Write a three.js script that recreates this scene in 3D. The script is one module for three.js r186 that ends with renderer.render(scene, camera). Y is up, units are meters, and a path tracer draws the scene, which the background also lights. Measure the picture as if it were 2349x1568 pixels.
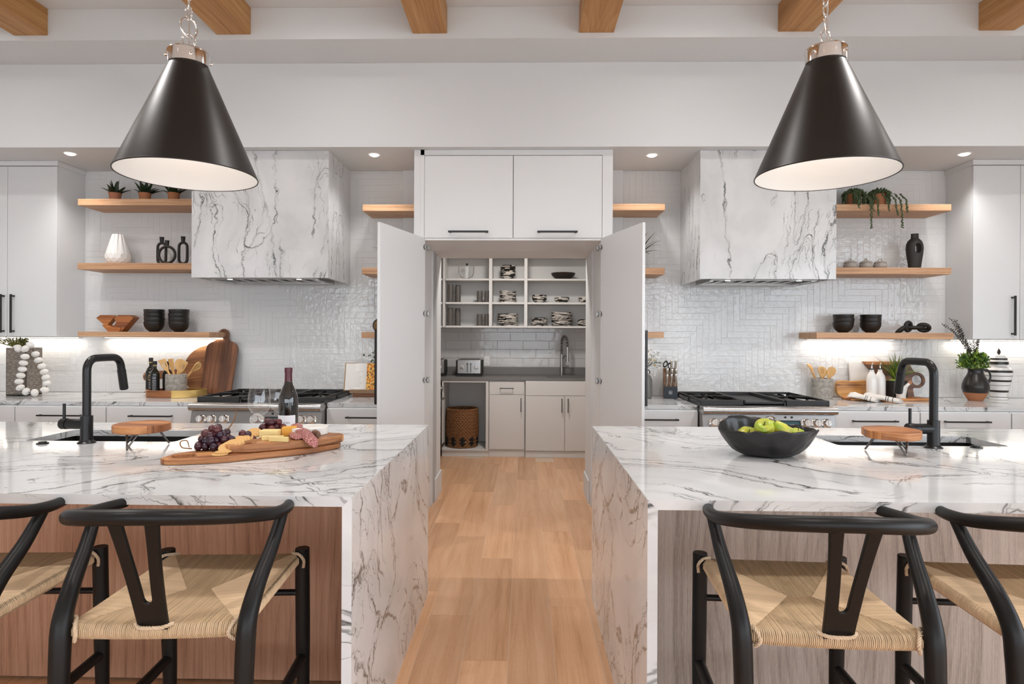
import * as THREE from 'three';
import { RoundedBoxGeometry } from 'three/addons/geometries/RoundedBoxGeometry.js';
import { mergeGeometries } from 'three/addons/utils/BufferGeometryUtils.js';
import { RectAreaLightUniformsLib } from 'three/addons/lights/RectAreaLightUniformsLib.js';
import { createNoise2D, createNoise3D } from 'simplex-noise';

// ---------------------------------------------------------------- camera, sky, exposure
const W = 2349, H = 1568, FOCAL = 1400;
const camera = new THREE.PerspectiveCamera(2 * Math.atan(H / 2 / FOCAL) * 180 / Math.PI, W / H, 0.05, 80);
camera.rotation.order = 'YXZ';
camera.position.set(0, 1.4, 0);
camera.rotation.set(0, 0.0196, 0.0045);
camera.setViewOffset(W, H, 0, 16, W, H);            // shifted lens keeps the uprights upright
const scene = new THREE.Scene();
scene.background = new THREE.Color().setRGB(0.89, 0.97, 1.06);
scene.backgroundIntensity = 6.3;                     // bright overcast sky, seen through the glass behind and beside the camera
const renderer = new THREE.WebGLRenderer();
renderer.toneMapping = THREE.LinearToneMapping;
renderer.toneMappingExposure = 0.82;
renderer.shadowMap.enabled = true;
RectAreaLightUniformsLib.init();
const POWER = { downlight: 1.7, strip: 42, pendant: 0.12, pantry: 150, ceiling: 2.6, room: 8, aisle: 6, island: 11, hood: 0.32 };  // room, aisle and island feed the added ceiling downlights

// ---------------------------------------------------------------- small tools
function rng(seed) { let s = seed >>> 0; return () => { s = (s + 0x6d2b79f5) | 0; let t = Math.imul(s ^ (s >>> 15), 1 | s); t = (t + Math.imul(t ^ (t >>> 7), 61 | t)) ^ t; return ((t ^ (t >>> 14)) >>> 0) / 4294967296; }; }
const R0 = rng(7), rnd = (a, b) => a + (b - a) * R0();
const V3 = (x, y, z) => new THREE.Vector3(x, y, z);
const lerp = (a, b, t) => a + (b - a) * t, clamp = (x, a = 0, b = 1) => Math.min(b, Math.max(a, x));
const smooth = (a, b, x) => { const t = clamp((x - a) / (b - a)); return t * t * (3 - 2 * t); };
const used = {};
function numbered(n) { const k = used[n] = (used[n] ?? -1) + 1; return k ? n + '_' + String(k).padStart(3, '0') : n; }
function tag(o, label, category, group) { o.userData.label = label; o.userData.category = category; if (group) o.userData.group = group; return o; }
function thing(name, label, category, p = [0, 0, 0], turn = 0, group) {
  const o = new THREE.Group(); o.name = numbered(name); scene.add(o); o.position.set(...p); o.rotation.y = turn; return tag(o, label, category, group);
}
function mesh(name, geo, mat, parent = scene, label) {
  const m = new THREE.Mesh(geo, mat); m.name = parent === scene ? numbered(name) : name; m.castShadow = m.receiveShadow = true; parent.add(m);
  if (label) m.userData.label = label;
  return m;
}
function struct(name, geo, mat, parent = scene) { const m = mesh(name, geo, mat, parent); if (parent === scene) m.userData.kind = 'structure'; return m; }
function copy(root, label, p, turn, group) {
  const c = root.clone(); c.name = numbered(root.name.replace(/_\d{3}$/, '')); scene.add(c);
  if (p) c.position.set(...p); if (turn !== undefined) c.rotation.y = turn;
  if (label) c.userData.label = label; if (group) c.userData.group = group;
  return c;
}
// geometry helpers: everything ends up non-indexed with position, normal, uv
const flat = (g) => { const h = g.index ? g.toNonIndexed() : g; for (const k of Object.keys(h.attributes)) if (!['position', 'normal', 'uv', 'color'].includes(k)) h.deleteAttribute(k); if (!h.attributes.uv) h.setAttribute('uv', new THREE.BufferAttribute(new Float32Array(h.attributes.position.count * 2), 2)); h.clearGroups(); return h; };
const mg = (list) => mergeGeometries(list.map(flat));
// uv in metres; grain = the axis that runs along u, off shifts the pattern
function muv(g, grain = 'x', ou = 0, ov = 0) {
  g = flat(g); const p = g.attributes.position, n = g.attributes.normal, uv = g.attributes.uv, ax = 'xyz'.indexOf(grain);
  for (let i = 0; i < p.count; i++) {
    const P = [p.getX(i), p.getY(i), p.getZ(i)], N = [Math.abs(n.getX(i)), Math.abs(n.getY(i)), Math.abs(n.getZ(i))];
    let d = N[0] > N[1] && N[0] > N[2] ? 0 : N[1] > N[2] ? 1 : 2, rest = [0, 1, 2].filter((k) => k !== d);
    let u, v;
    if (d === ax) { u = P[rest[0]] * 0.25; v = P[rest[1]]; } else { u = P[ax]; v = P[rest.find((k) => k !== ax)]; }
    uv.setXY(i, u + ou, v + ov + (d === 1 ? 0.13 : d === 0 ? 0.37 : 0));
  }
  return g;
}
function bb(x0, x1, y0, y1, z0, z1, r = 0.0015, seg = 1) {       // rounded box from its limits
  const w = x1 - x0, h = y1 - y0, d = z1 - z0; r = Math.min(r, w / 2.01, h / 2.01, d / 2.01);
  const g = r > 0 ? new RoundedBoxGeometry(w, h, d, seg, r) : new THREE.BoxGeometry(w, h, d);
  return g.translate((x0 + x1) / 2, (y0 + y1) / 2, (z0 + z1) / 2);
}
const cbox = (w, h, d, x = 0, y = 0, z = 0, r = 0.0015, seg = 1) => bb(x - w / 2, x + w / 2, y - h / 2, y + h / 2, z - d / 2, z + d / 2, r, seg);
const cyl = (r0, r1, h, n = 24, open = false) => new THREE.CylinderGeometry(r0, r1, h, n, 1, open);
function lathe(pts, n = 40) {                                     // turned profile with crisp edges where it bends sharply
  const runs = [[pts[0]]];
  for (let i = 1; i < pts.length; i++) {
    runs[runs.length - 1].push(pts[i]);
    if (i < pts.length - 1) { const a = Math.atan2(pts[i][1] - pts[i - 1][1], pts[i][0] - pts[i - 1][0]), b = Math.atan2(pts[i + 1][1] - pts[i][1], pts[i + 1][0] - pts[i][0]); let d = Math.abs(a - b); if (d > Math.PI) d = 2 * Math.PI - d; if (d > 0.65) runs.push([pts[i]]); }
  }
  const g = runs.map((r) => new THREE.LatheGeometry(r.map(([x, y]) => new THREE.Vector2(Math.max(x, 0.00001), y)), n));
  const y0 = Math.min(...pts.map((q) => q[1])), y1 = Math.max(...pts.map((q) => q[1]));
  for (const k of g) { const P = k.attributes.position, U = k.attributes.uv; for (let i = 0; i < P.count; i++) U.setY(i, (P.getY(i) - y0) / (y1 - y0 || 1)); }
  return g.length > 1 ? mg(g) : flat(g[0]);
}
const turnTo = (g, dir) => g.applyQuaternion(new THREE.Quaternion().setFromUnitVectors(V3(0, 1, 0), dir.clone().normalize()));
function rod(a, b, r0, r1 = r0, n = 12) { const A = V3(...a), B = V3(...b), d = B.clone().sub(A); return turnTo(cyl(r1, r0, d.length(), n), d).translate((A.x + B.x) / 2, (A.y + B.y) / 2, (A.z + B.z) / 2); }
// a tube of varying, optionally elliptical, section along a smooth curve
function sweep(pts, rad, n = 40, m = 14, closed = false, caps = true) {
  const c = new THREE.CatmullRomCurve3(pts.map((p) => V3(...p)), closed, 'centripetal'), fr = c.computeFrenetFrames(n, closed), pos = [], idx = [], uv = [];
  for (let i = 0; i <= n; i++) {
    const t = i / n, p = c.getPointAt(t), N = fr.normals[i], B = fr.binormals[i], r = typeof rad === 'function' ? rad(t) : rad;
    for (let j = 0; j <= m; j++) { const a = j / m * 2 * Math.PI, q = p.clone().addScaledVector(N, Math.cos(a) * r).addScaledVector(B, Math.sin(a) * r); pos.push(q.x, q.y, q.z); uv.push(t, j / m); }
  }
  for (let i = 0; i < n; i++) for (let j = 0; j < m; j++) { const a = i * (m + 1) + j, b = a + m + 1; idx.push(a, b, a + 1, b, b + 1, a + 1); }
  const g = new THREE.BufferGeometry(); g.setAttribute('position', new THREE.Float32BufferAttribute(pos, 3)); g.setAttribute('uv', new THREE.Float32BufferAttribute(uv, 2)); g.setIndex(idx); g.computeVertexNormals();
  if (closed || !caps) return flat(g);
  const ends = [0, 1].map((t) => { const r = typeof rad === 'function' ? rad(t) : rad, s = new THREE.SphereGeometry(r, m, 6), tan = c.getTangentAt(t).multiplyScalar(t ? 1 : -1); s.scale(1, 0.45, 1); const p = c.getPointAt(t); return turnTo(s, tan).translate(p.x, p.y, p.z); });
  return mg([g, ...ends]);
}
function ext(shape, depth, bev = 0.002, curve = 14) {             // extruded and chamfered, from z = 0 to depth
  const g = new THREE.ExtrudeGeometry(shape, { depth: Math.max(1e-4, depth - 2 * bev), bevelEnabled: bev > 0, bevelSize: bev, bevelThickness: bev, bevelOffset: -bev, bevelSegments: 2, curveSegments: curve });
  return g.translate(0, 0, bev);
}
function shapeOf(pts, smoothIt = false) {
  const s = new THREE.Shape(); if (!smoothIt) { pts.forEach(([x, y], i) => i ? s.lineTo(x, y) : s.moveTo(x, y)); s.closePath(); return s; }
  const c = new THREE.CatmullRomCurve3(pts.map(([x, y]) => V3(x, y, 0)), true, 'centripetal').getPoints(pts.length * 8); c.pop(); c.forEach((p, i) => i ? s.lineTo(p.x, p.y) : s.moveTo(p.x, p.y)); s.closePath(); return s;
}
function roundRect(x0, x1, y0, y1, r, path = new THREE.Shape()) {
  path.moveTo(x0 + r, y0); path.lineTo(x1 - r, y0); path.absarc(x1 - r, y0 + r, r, -Math.PI / 2, 0); path.lineTo(x1, y1 - r); path.absarc(x1 - r, y1 - r, r, 0, Math.PI / 2); path.lineTo(x0 + r, y1); path.absarc(x0 + r, y1 - r, r, Math.PI / 2, Math.PI); path.lineTo(x0, y0 + r); path.absarc(x0 + r, y0 + r, r, Math.PI, 1.5 * Math.PI); return path;
}

// ---------------------------------------------------------------- computed textures
const n2 = createNoise2D(rng(11)), n2b = createNoise2D(rng(23)), n3 = createNoise3D(rng(5));
function tex(w, h, fn, { srgb = true, sx = 1, sy = 1, mirror = true } = {}) {  // sx, sy: metres that one picture covers
  const d = new Uint8Array(w * h * 4);
  for (let j = 0; j < h; j++) for (let i = 0; i < w; i++) { const c = fn((i + 0.5) / w, (j + 0.5) / h), o = (j * w + i) * 4; for (let k = 0; k < 3; k++) d[o + k] = clamp(c.length ? c[k] : c) * 255; d[o + 3] = 255; }
  const t = new THREE.DataTexture(d, w, h, THREE.RGBAFormat); t.magFilter = THREE.LinearFilter; t.minFilter = THREE.LinearMipmapLinearFilter; t.generateMipmaps = true;
  t.wrapS = t.wrapT = mirror ? THREE.MirroredRepeatWrapping : THREE.RepeatWrapping; if (srgb) t.colorSpace = THREE.SRGBColorSpace; t.repeat.set(1 / sx, 1 / sy); t.needsUpdate = true; return t;
}
const retile = (t, sx, sy, rot = 0) => { const c = t.clone(); c.repeat.set(1 / sx, 1 / sy); c.rotation = rot; c.needsUpdate = true; return c; };
const hex = (s) => [1, 3, 5].map((i) => parseInt(s.slice(i, i + 2), 16) / 255);
const mix3 = (a, b, t) => [lerp(a[0], b[0], t), lerp(a[1], b[1], t), lerp(a[2], b[2], t)];
function ramp(stops, t) { t = clamp(t) * (stops.length - 1); const i = Math.min(stops.length - 2, Math.floor(t)); return mix3(stops[i], stops[i + 1], t - i); }
const fbm = (x, y, o = 4) => { let s = 0, a = 0.5; for (let i = 0; i < o; i++) { s += a * n2(x, y); x = x * 2.03 + 17.1; y = y * 2.03 - 9.7; a *= 0.5; } return s; };
// wood: u runs along the grain
function wood(w, h, sx, sy, stops, { ring = 34, wave = 0.02, cathedral = 0.35, ringC = 0.3, pore = 0.3, seed = 0, streak = 0.3, tone = 0.18, limed = null, lime = 0.5 } = {}) {
  return tex(w, h, (u, v) => {
    const x = u * sx, y = v * sy, a = n2(x * 0.6 + seed, y * 1.6 + seed) * wave + n2b(x * 2.2 + seed, y * 7) * wave * 0.16;
    const f = (y + a) * ring + cathedral * 2.2 * n2(x * 0.5 + seed * 2, y * 3.2 - seed);
    const r = f - Math.floor(f), line = Math.pow(r, 2.4) * (1 - smooth(0.9, 1, r));
    const st = fbm(x * 1.6 + seed, y * 95, 3), fine = n2(x * 7 + seed, y * 420), pp = smooth(0.4, 0.85, n2b(x * 18, y * 620 + seed)), lt = n2(x * 0.9 + 3 * seed, y * 14);
    let c = ramp(stops, 0.56 - line * ringC + st * streak + fine * 0.1 + lt * tone + n2(x * 0.7, y * 4 + seed) * tone);
    c = limed ? mix3(c, limed, pp * lime) : mix3(c, mix3(c, [0, 0, 0], 0.5), pp * pore);
    return c;
  }, { sx, sy });
}
// veined quartzite: long crackled veins that run along u
function marble(w, h, sx, sy, { seed = 0, along = 0.34, density = 1, dark = 1, tilt = 0, swirl = 1, thin = 1, speck = 1 } = {}) {
  const ca = Math.cos(tilt), sa = Math.sin(tilt);
  return tex(w, h, (u, v) => {
    const X = u * sx, Y = v * sy; let x = X * ca + Y * sa, y = -X * sa + Y * ca;
    const wx = n2(x * 1.0 + seed, y * 1.2) * 0.2 * swirl, wy = n2b(x * 1.1, y * 1.2 + seed) * 0.15 * swirl;
    const jx = n2(x * 11, y * 12 + seed) * 0.012 + n2b(x * 34, y * 36) * 0.0045, jy = n2b(x * 11 + seed, y * 13) * 0.011 + n2(x * 38, y * 40) * 0.0042 + n2b(x * 110, y * 110) * 0.0012;
    x += wx + jx; y += wy + jy;
    let ink = 0, wash = 0;
    const gate = n2b(x * 0.8 + seed * 1.3, y * 1.5 + 8), E = 0.0025;         // veins gather in bands and leave open fields between
    for (let k = 0; k < 5; k++) {
      const fr = [1.2, 2.0, 3.3, 5.8, 10][k] * density, N = (p, q) => n2(p * fr * along + seed * 3.1 + k * 37, q * fr + k * 11), n = N(x, y), brk = n2(x * 4.5 + k * 9, y * 4.5 + seed);
      const m = smooth([-1.0, -0.55, -0.25, 0.0, 0.1][k], [-0.4, 0.0, 0.25, 0.45, 0.5][k], gate + 0.3 * brk); if (m < 0.01) continue;
      const g = Math.max(Math.hypot(N(x + E, y) - n, N(x, y + E) - n) / E, fr * 0.35), wd = [0.0030, 0.0025, 0.0020, 0.0016, 0.0013][k] * thin * (0.35 + 1.3 * Math.max(0, 0.4 + n2(x * 7 + k, y * 7)));
      const strand = (off, part) => { const d = Math.abs(n - off) / g; ink = Math.max(ink, Math.exp(-((d / wd) ** 2)) * m * part * [1, 0.95, 0.85, 0.7, 0.55][k]); if (k < 3 && !off) wash = Math.max(wash, Math.exp(-((d / 0.011) ** 2)) * m * 0.15); };
      strand(0, 0.7 + 0.3 * smooth(-0.4, 0.2, brk));
      if (k < 3) { strand(0.045, smooth(-0.1, 0.4, brk) * 0.8); strand(-0.05, smooth(0.1, 0.5, -brk) * 0.7); strand(0.1, smooth(0.2, 0.6, n2(x * 3, y * 3 + k)) * 0.55); }
    }
    const hz = smooth(0.15, 0.6, gate) * smooth(0.0, 0.5, n2(x * 2.2 + 60 + seed, y * 3.2)), hn = n2(x * 2.6 + seed, y * 60);
    ink = Math.max(ink, hz * smooth(0.66, 0.95, hn) * 0.6);
    const sp = n2(x * 42, y * 34 + seed); ink = Math.max(ink, smooth(0.9, 0.97, sp) * smooth(0.1, 0.5, gate) * 0.85 * speck);
    const cloud = fbm(x * 1.6 + 3 + seed, y * 2.6, 4);
    let c = ramp([hex('#b7b9ba'), hex('#c9cbcc'), hex('#d5d6d7'), hex('#dedfe0')], 0.6 + cloud * 0.5);
    c = mix3(c, hex('#94918e'), wash);
    return mix3(c, hex('#393b3a'), clamp(ink * dark) * 0.9);
  }, { sx, sy });
}
const T = {
  marbleTop: marble(2048, 1536, 2.4, 1.8, { seed: 4, tilt: 0.5, along: 0.34 }),
  marbleSide: marble(1536, 1024, 1.8, 1.2, { seed: 19, tilt: 0.85, along: 0.38, density: 1.1 }),
  marbleHoodA: marble(1024, 1152, 0.96, 1.1, { seed: 31, along: 0.2, density: 1.0, swirl: 0.6, thin: 0.62, dark: 0.95 }),
  marbleHoodB: marble(1024, 1152, 0.96, 1.1, { seed: 52, along: 0.16, density: 1.15, swirl: 0.5, thin: 0.75 }),
  oak: wood(1024, 512, 1.2, 0.4, ['#9d7453', '#ba8e6a', '#c9a07b', '#d6b08c'].map(hex), { ring: 30, seed: 3, pore: 0.2, streak: 0.28 }),
  panelWarmLit: wood(1024, 1024, 0.95, 0.75, ['#8a5f47', '#ab7c5f', '#bb8d70', '#c99f85'].map(hex), { ring: 30, seed: 8, limed: hex('#c9a48c'), lime: 0.4 }),  // same oak on both islands; the warmer light here is in the colour
  panelCoolLit: wood(1024, 1024, 0.95, 0.75, ['#8f7f73', '#a8978a', '#b9a89b', '#c6b8ac'].map(hex), { ring: 26, wave: 0.04, cathedral: 0.8, ringC: 0.4, seed: 15, limed: hex('#d6cdc5'), lime: 0.55 }),  // same oak, greyer: the cooler light on this island is painted in
  beam: wood(1024, 512, 2.0, 0.5, ['#916331', '#b07d47', '#c08f58', '#cda26d'].map(hex), { ring: 26, wave: 0.04, seed: 21, pore: 0.15 }),
  plank: [40, 53, 71].map((s) => wood(1024, 256, 1.2, 0.2, ['#b98a62', '#cf9e76', '#d9ab85', '#e3b994'].map(hex), { ring: 16, wave: 0.03, cathedral: 0.5, ringC: 0.22, seed: s, pore: 0.14, streak: 0.24, tone: 0.2 })),
  acacia: wood(512, 512, 0.6, 0.4, ['#56341f', '#845837', '#9d6f48', '#bf9364'].map(hex), { ring: 22, wave: 0.06, seed: 60, streak: 0.3, cathedral: 1.2, ringC: 0.4, tone: 0.3, pore: 0.3 }),
  walnut: wood(512, 512, 0.6, 0.4, ['#432a1c', '#68452f', '#7f583d', '#b08660'].map(hex), { ring: 20, wave: 0.05, seed: 77, streak: 0.3, cathedral: 1.0, ringC: 0.35, tone: 0.3, pore: 0.3 }),
  glaze: tex(512, 512, (u, v) => 0.5 + 0.34 * n2(u * 6 + 3, v * 6) + 0.15 * n2b(u * 15, v * 15 + 5) + 0.012 * n2(u * 40, v * 40), { srgb: false, sx: 0.36, sy: 0.36 }),
  plaster: tex(256, 256, (u, v) => 0.5 + 0.25 * n2(u * 40, v * 40) + 0.2 * n2b(u * 90, v * 90), { srgb: false, sx: 0.6, sy: 0.6 }),
  concrete: tex(256, 256, (u, v) => ramp([hex('#7d7871'), hex('#938e86'), hex('#a8a39a'), hex('#b8b3aa')], 0.5 + 0.5 * fbm(u * 5, v * 5, 5) + 0.1 * n2(u * 60, v * 60)), { sx: 0.2, sy: 0.2 }),
  brush: tex(512, 256, (u, v) => 0.5 + 0.35 * n2(u * 3, v * 160) + 0.15 * n2b(u * 8, v * 300), { srgb: false, sx: 0.6, sy: 0.3 }),
  weave: tex(256, 256, (u, v) => { const r = Math.floor(u * 34), s = Math.sin(v * Math.PI * 2 * 16 + (r % 2) * Math.PI) * 0.5 + 0.5, l = Math.abs(u * 34 - r - 0.5) * 2; return ramp([hex('#5b534b'), hex('#8a8178'), hex('#b3a99e')], 0.45 * s + 0.3 * (1 - l) + 0.3 * n2(u * 14, v * 4)); }, { sx: 0.22, sy: 0.2 }),
};

// ---------------------------------------------------------------- materials
const std = (color, roughness = 0.5, more = {}) => new THREE.MeshPhysicalMaterial({ color, roughness, ...more });
const lin = (r, g, b) => new THREE.Color().setRGB(r, g, b);
const M = {
  paint: std(lin(0.705, 0.72, 0.73), 0.62, { bumpMap: T.plaster, bumpScale: 0.0003 }),
  ceiling: std(lin(0.735, 0.745, 0.755), 0.75),
  cabinet: std(lin(0.735, 0.748, 0.757), 0.36),
  pantryWhite: std(lin(0.70, 0.685, 0.665), 0.4),
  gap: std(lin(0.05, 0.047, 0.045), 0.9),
  tile: std(lin(0.69, 0.695, 0.695), 0.06, { bumpMap: T.glaze, bumpScale: 0.0019 }),
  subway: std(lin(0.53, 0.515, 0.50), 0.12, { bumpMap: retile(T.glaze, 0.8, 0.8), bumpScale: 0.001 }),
  grout: std(lin(0.72, 0.705, 0.69), 0.9),
  marbleTop: std(0xffffff, 0.075, { map: T.marbleTop }),
  
  marbleSide: std(0xffffff, 0.16, { map: T.marbleSide }),
  marbleHood: [T.marbleHoodA, T.marbleHoodB].map((map) => std(0xffffff, 0.13, { map })),
  oak: std(0xffffff, 0.5, { map: T.oak }),
  panelWarmLit: std(0xffffff, 0.5, { map: T.panelWarmLit }),
  panelCoolLit: std(0xffffff, 0.5, { map: T.panelCoolLit }),
  beam: std(0xffffff, 0.55, { map: T.beam }),
  plank: T.plank.flatMap((t) => [0.92, 1.0, 1.08].map((k) => std(lin(k, k, k), 0.36, { map: t }))),
  acacia: std(0xffffff, 0.42, { map: T.acacia }),
  walnut: std(0xffffff, 0.45, { map: T.walnut }),
  paleWood: std(lin(1.35, 1.2, 1.0), 0.5, { map: T.oak }),
  bamboo: std(lin(0.68, 0.41, 0.16), 0.5),
  blackMetal: std(lin(0.012, 0.011, 0.011), 0.36),
  blackFaucet: std(lin(0.007, 0.007, 0.0075), 0.32, { specularIntensity: 0.8 }),
  blackWood: std(lin(0.007, 0.0065, 0.0062), 0.4, { specularIntensity: 0.55 }),
  blackCeramic: std(lin(0.014, 0.012, 0.011), 0.33),
  blackMatte: std(lin(0.016, 0.014, 0.013), 0.6),
  composite: std(lin(0.012, 0.011, 0.011), 0.55),
  bronze: std(lin(0.013, 0.0098, 0.0078), 0.4, { specularIntensity: 0.7 }),
  chrome: std(lin(0.86, 0.85, 0.84), 0.1, { metalness: 1 }),
  steel: std(lin(0.45, 0.44, 0.43), 0.27, { metalness: 1, bumpMap: T.brush, bumpScale: 0.00006 }),
  darkSteel: std(lin(0.2, 0.19, 0.18), 0.35, { metalness: 1 }),
  iron: std(lin(0.018, 0.018, 0.018), 0.5),
  white: std(lin(0.8, 0.78, 0.76), 0.4),
  whiteGloss: std(lin(0.82, 0.81, 0.79), 0.15),
  chalk: std(lin(0.80, 0.78, 0.75), 0.8),
  shadeInside: std(lin(0.88, 0.87, 0.85), 0.55),
  terracotta: std(lin(0.42, 0.17, 0.075), 0.75),
  terracottaB: std(lin(0.38, 0.16, 0.09), 0.8),
  leafDark: std(lin(0.02, 0.042, 0.017), 0.45),
  leafGreen: std(lin(0.05, 0.12, 0.03), 0.5, { side: THREE.DoubleSide }),
  leafBright: std(lin(0.10, 0.22, 0.015), 0.5, { side: THREE.DoubleSide }),
  leafLime: std(lin(0.26, 0.36, 0.04), 0.5, { side: THREE.DoubleSide }),
  twig: std(lin(0.03, 0.026, 0.02), 0.7, { side: THREE.DoubleSide }),
  concrete: std(0xffffff, 0.75, { map: T.concrete }),
  weave: std(0xffffff, 0.8, { map: T.weave }),
  cord: std(lin(1, 1, 1), 0.75, { vertexColors: true }),
  glass: std(0xffffff, 0.0, { transmission: 1, thickness: 0, ior: 1.5, specularIntensity: 1 }),
  pane: std(0xffffff, 0.0, { transmission: 1, thickness: 0, ior: 1.45, specularIntensity: 0.6 }),
  smoke: std(lin(0.16, 0.14, 0.125), 0.25, { transmission: 0.25, thickness: 0 }),
  bottleGlass: std(lin(0.008, 0.007, 0.006), 0.05, { clearcoat: 1, clearcoatRoughness: 0.03 }),
  greyStone: std(lin(0.16, 0.15, 0.14), 0.35),
  frame: std(lin(0.03, 0.03, 0.03), 0.4),
  lampOn: std(lin(0.9, 0.9, 0.9), 0.4, { emissive: lin(1, 0.95, 0.88), emissiveIntensity: 3.5 }),
  stripOn: std(lin(0.9, 0.9, 0.9), 0.4, { emissive: lin(1, 0.93, 0.84), emissiveIntensity: 3.0 }),
  bulbOn: std(lin(0.9, 0.9, 0.9), 0.4, { emissive: lin(1, 0.93, 0.84), emissiveIntensity: 1.2 }),
  linen: std(lin(0.78, 0.77, 0.75), 0.9),
  leather: std(lin(0.06, 0.025, 0.012), 0.6),
  knifeSteel: std(lin(0.42, 0.37, 0.30), 0.35, { metalness: 0.8 }),
  leafGrass: std(lin(0.11, 0.17, 0.03), 0.5, { side: THREE.DoubleSide }),
  acaciaLight: std(lin(1.35, 1.2, 1.05), 0.45, { map: T.acacia }),
  acaciaGold: std(lin(1.45, 1.25, 0.95), 0.45, { map: T.acacia }),
  walnutTall: std(lin(1.15, 1.05, 1.0), 0.45, { map: retile(T.walnut, 0.8, 0.4) }),
  greyWood: std(lin(0.55, 0.6, 0.62), 0.6, { map: T.oak }),
  marbleBoard: std(lin(0.72, 0.70, 0.67), 0.35),
  liveEdge: std(0xffffff, 0.45, { map: wood(512, 256, 0.5, 0.16, ['#3d2617', '#a5713a', '#c8934f', '#d9ad6c'].map(hex), { ring: 26, wave: 0.03, seed: 91, streak: 0.35, cathedral: 0.6, ringC: 0.5, tone: 0.5, pore: 0.2 }) }),
  panelSteel: std(lin(0.33, 0.325, 0.32), 0.34, { metalness: 1, bumpMap: T.brush, bumpScale: 0.00005 }),
  boardA: std(lin(1.2, 1.05, 0.95), 0.4, { map: T.acacia }),
  boardB: std(lin(1.45, 1.4, 1.3), 0.45, { map: T.acacia }),
};

// ---------------------------------------------------------------- the room
const XL = -5.2, XR = 5.0, ZB = -5.0, ZF = 6.0, CEIL = 3.554, SOFF = 2.743;
const PXL = -0.745, PXR = 0.55, PZ = -5.46, PBACK = -7.55;     // passage into the pantry
function structGroup(name) { const g = new THREE.Group(); g.name = numbered(name); g.userData.kind = 'structure'; scene.add(g); return g; }

// floor: plank-shaped tiles along z, 0.2 x 1.2 m
{
  const floor = struct('floor', bb(XL - 0.2, XR + 0.2, -0.12, -0.0015, PBACK - 0.1, ZF + 0.2, 0), std(lin(0.66, 0.50, 0.37), 0.8));
  const joints = { '-4': 3.33, '-3': 3.04, '-2': 2.624, '-1': 3.52, 0: 3.16, 1: 2.80, 2: 3.45 };
  const shapes = [0, 1, 2, 3, 4, 5].map((k) => muv(bb(-0.0988, 0.0988, -0.012, 0, -0.5988, 0.5988, 0.0008), 'z', k * 0.77, k * 0.31));
  const plain = [0, 1, 2].map((k) => muv(new THREE.BoxGeometry(0.1976, 0.012, 1.1976).translate(0, -0.006, 0), 'z', k * 0.5, k * 0.2)), rest = [[], [], []];
  for (let i = -26; i < 26; i++) {
    const x = 0.138 + i * 0.2 - 0.1 + 0.1, off = joints[i] ?? 2.6 + ((i * 0.37 % 1) + 1) % 1 * 1.2;
    for (let k = -8; k < 5; k++) {
      const z = -off + 0.6 - k * -1.2 - 0.0, cx = x + 0.1 - 0.1 + 0.1 - 0.0, z0 = z - 0.6, z1 = z + 0.6;
      if (cx < XL || cx > XR || z1 < PBACK || z0 > ZF) continue;
      const seen = (cx > -0.9 && cx < 0.82 && z0 < -1.3) || (z1 > -2.6 && z0 < -1.3 && cx > -2.6 && cx < 2.2);
      if (seen && z0 > PBACK) { const m = mesh('plank', shapes[Math.floor(R0() * 6)], M.plank[Math.floor(R0() * 9)], floor); m.position.set(cx, 0, z); if (R0() < 0.5) m.rotation.y = Math.PI; }
      else if (z0 > PBACK - 0.3) rest[Math.floor(R0() * 3)].push(plain[Math.floor(R0() * 3)].clone().translate(cx, 0, z));
    }
  }
  rest.forEach((g, i) => { const m = mesh('plank_field', mg(g), M.plank[i * 3 + 1], floor); m.userData.kind = 'stuff'; });
}

// ceiling, stepped drop and soffit above the counters
struct('ceiling', bb(XL - 0.2, XR + 0.2, CEIL, CEIL + 0.15, ZB - 0.2, ZF + 0.2, 0), M.ceiling);
struct('trim_1', bb(XL, XR, 3.345, CEIL, ZB, -4.0, 0.002), M.paint);         // upper drop that the timber beams meet
struct('trim_2', bb(XL, XR, SOFF, 3.345, ZB, -4.356, 0.002), M.paint);       // soffit face

struct('added_trim_3', bb(XL, XR, 3.345, CEIL, -1.6, -1.15, 0.002), M.paint);       // unseen drop, added so the chrome pendant caps reflect white
// side wall without windows, and the glazed walls that let the daylight in
struct('wall_left', bb(XL - 0.2, XL, 0, CEIL, ZB - 0.2, ZF + 0.2, 0), M.paint);
function glazedWall(name, len, holes, place, nWin) {
  const s = shapeOf([[0, 0], [len, 0], [len, CEIL], [0, CEIL]]);
  for (const [a, b, c, d] of holes) s.holes.push(new THREE.Path([[a, c], [b, c], [b, d], [a, d]].map((p) => new THREE.Vector2(...p))));
  const w = struct(name, muv(ext(s, 0.2, 0)), M.paint); place(w);
  holes.forEach(([a, b, c, d]) => {
    const g = structGroup('window_' + nWin++); place(g);
    const n = Math.max(1, Math.round((b - a) / 1.05)), fr = [], f = 0.045;
    fr.push(bb(a, b, c, c + f, 0.06, 0.14), bb(a, b, d - f, d, 0.06, 0.14));
    for (let i = 0; i <= n; i++) { const x = lerp(a, b - f, i / n); fr.push(bb(x, x + f, c, d, 0.06, 0.14)); }
    mesh('window_frame', mg(fr), M.frame, g);
    for (let i = 0; i < n; i++) mesh('window_pane', new THREE.PlaneGeometry((b - a) / n - f, d - c - 2 * f).translate(lerp(a, b, (i + 0.5) / n), (c + d) / 2, 0.1), M.pane, g);
  });
}
glazedWall('wall_front', XR - XL, [[0.3, 3.35, 0.02, 2.75], [3.6, 6.65, 0.02, 2.75], [6.9, 9.95, 0.02, 2.75]], (o) => { o.position.set(XL, 0, ZF); }, 1);
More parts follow.
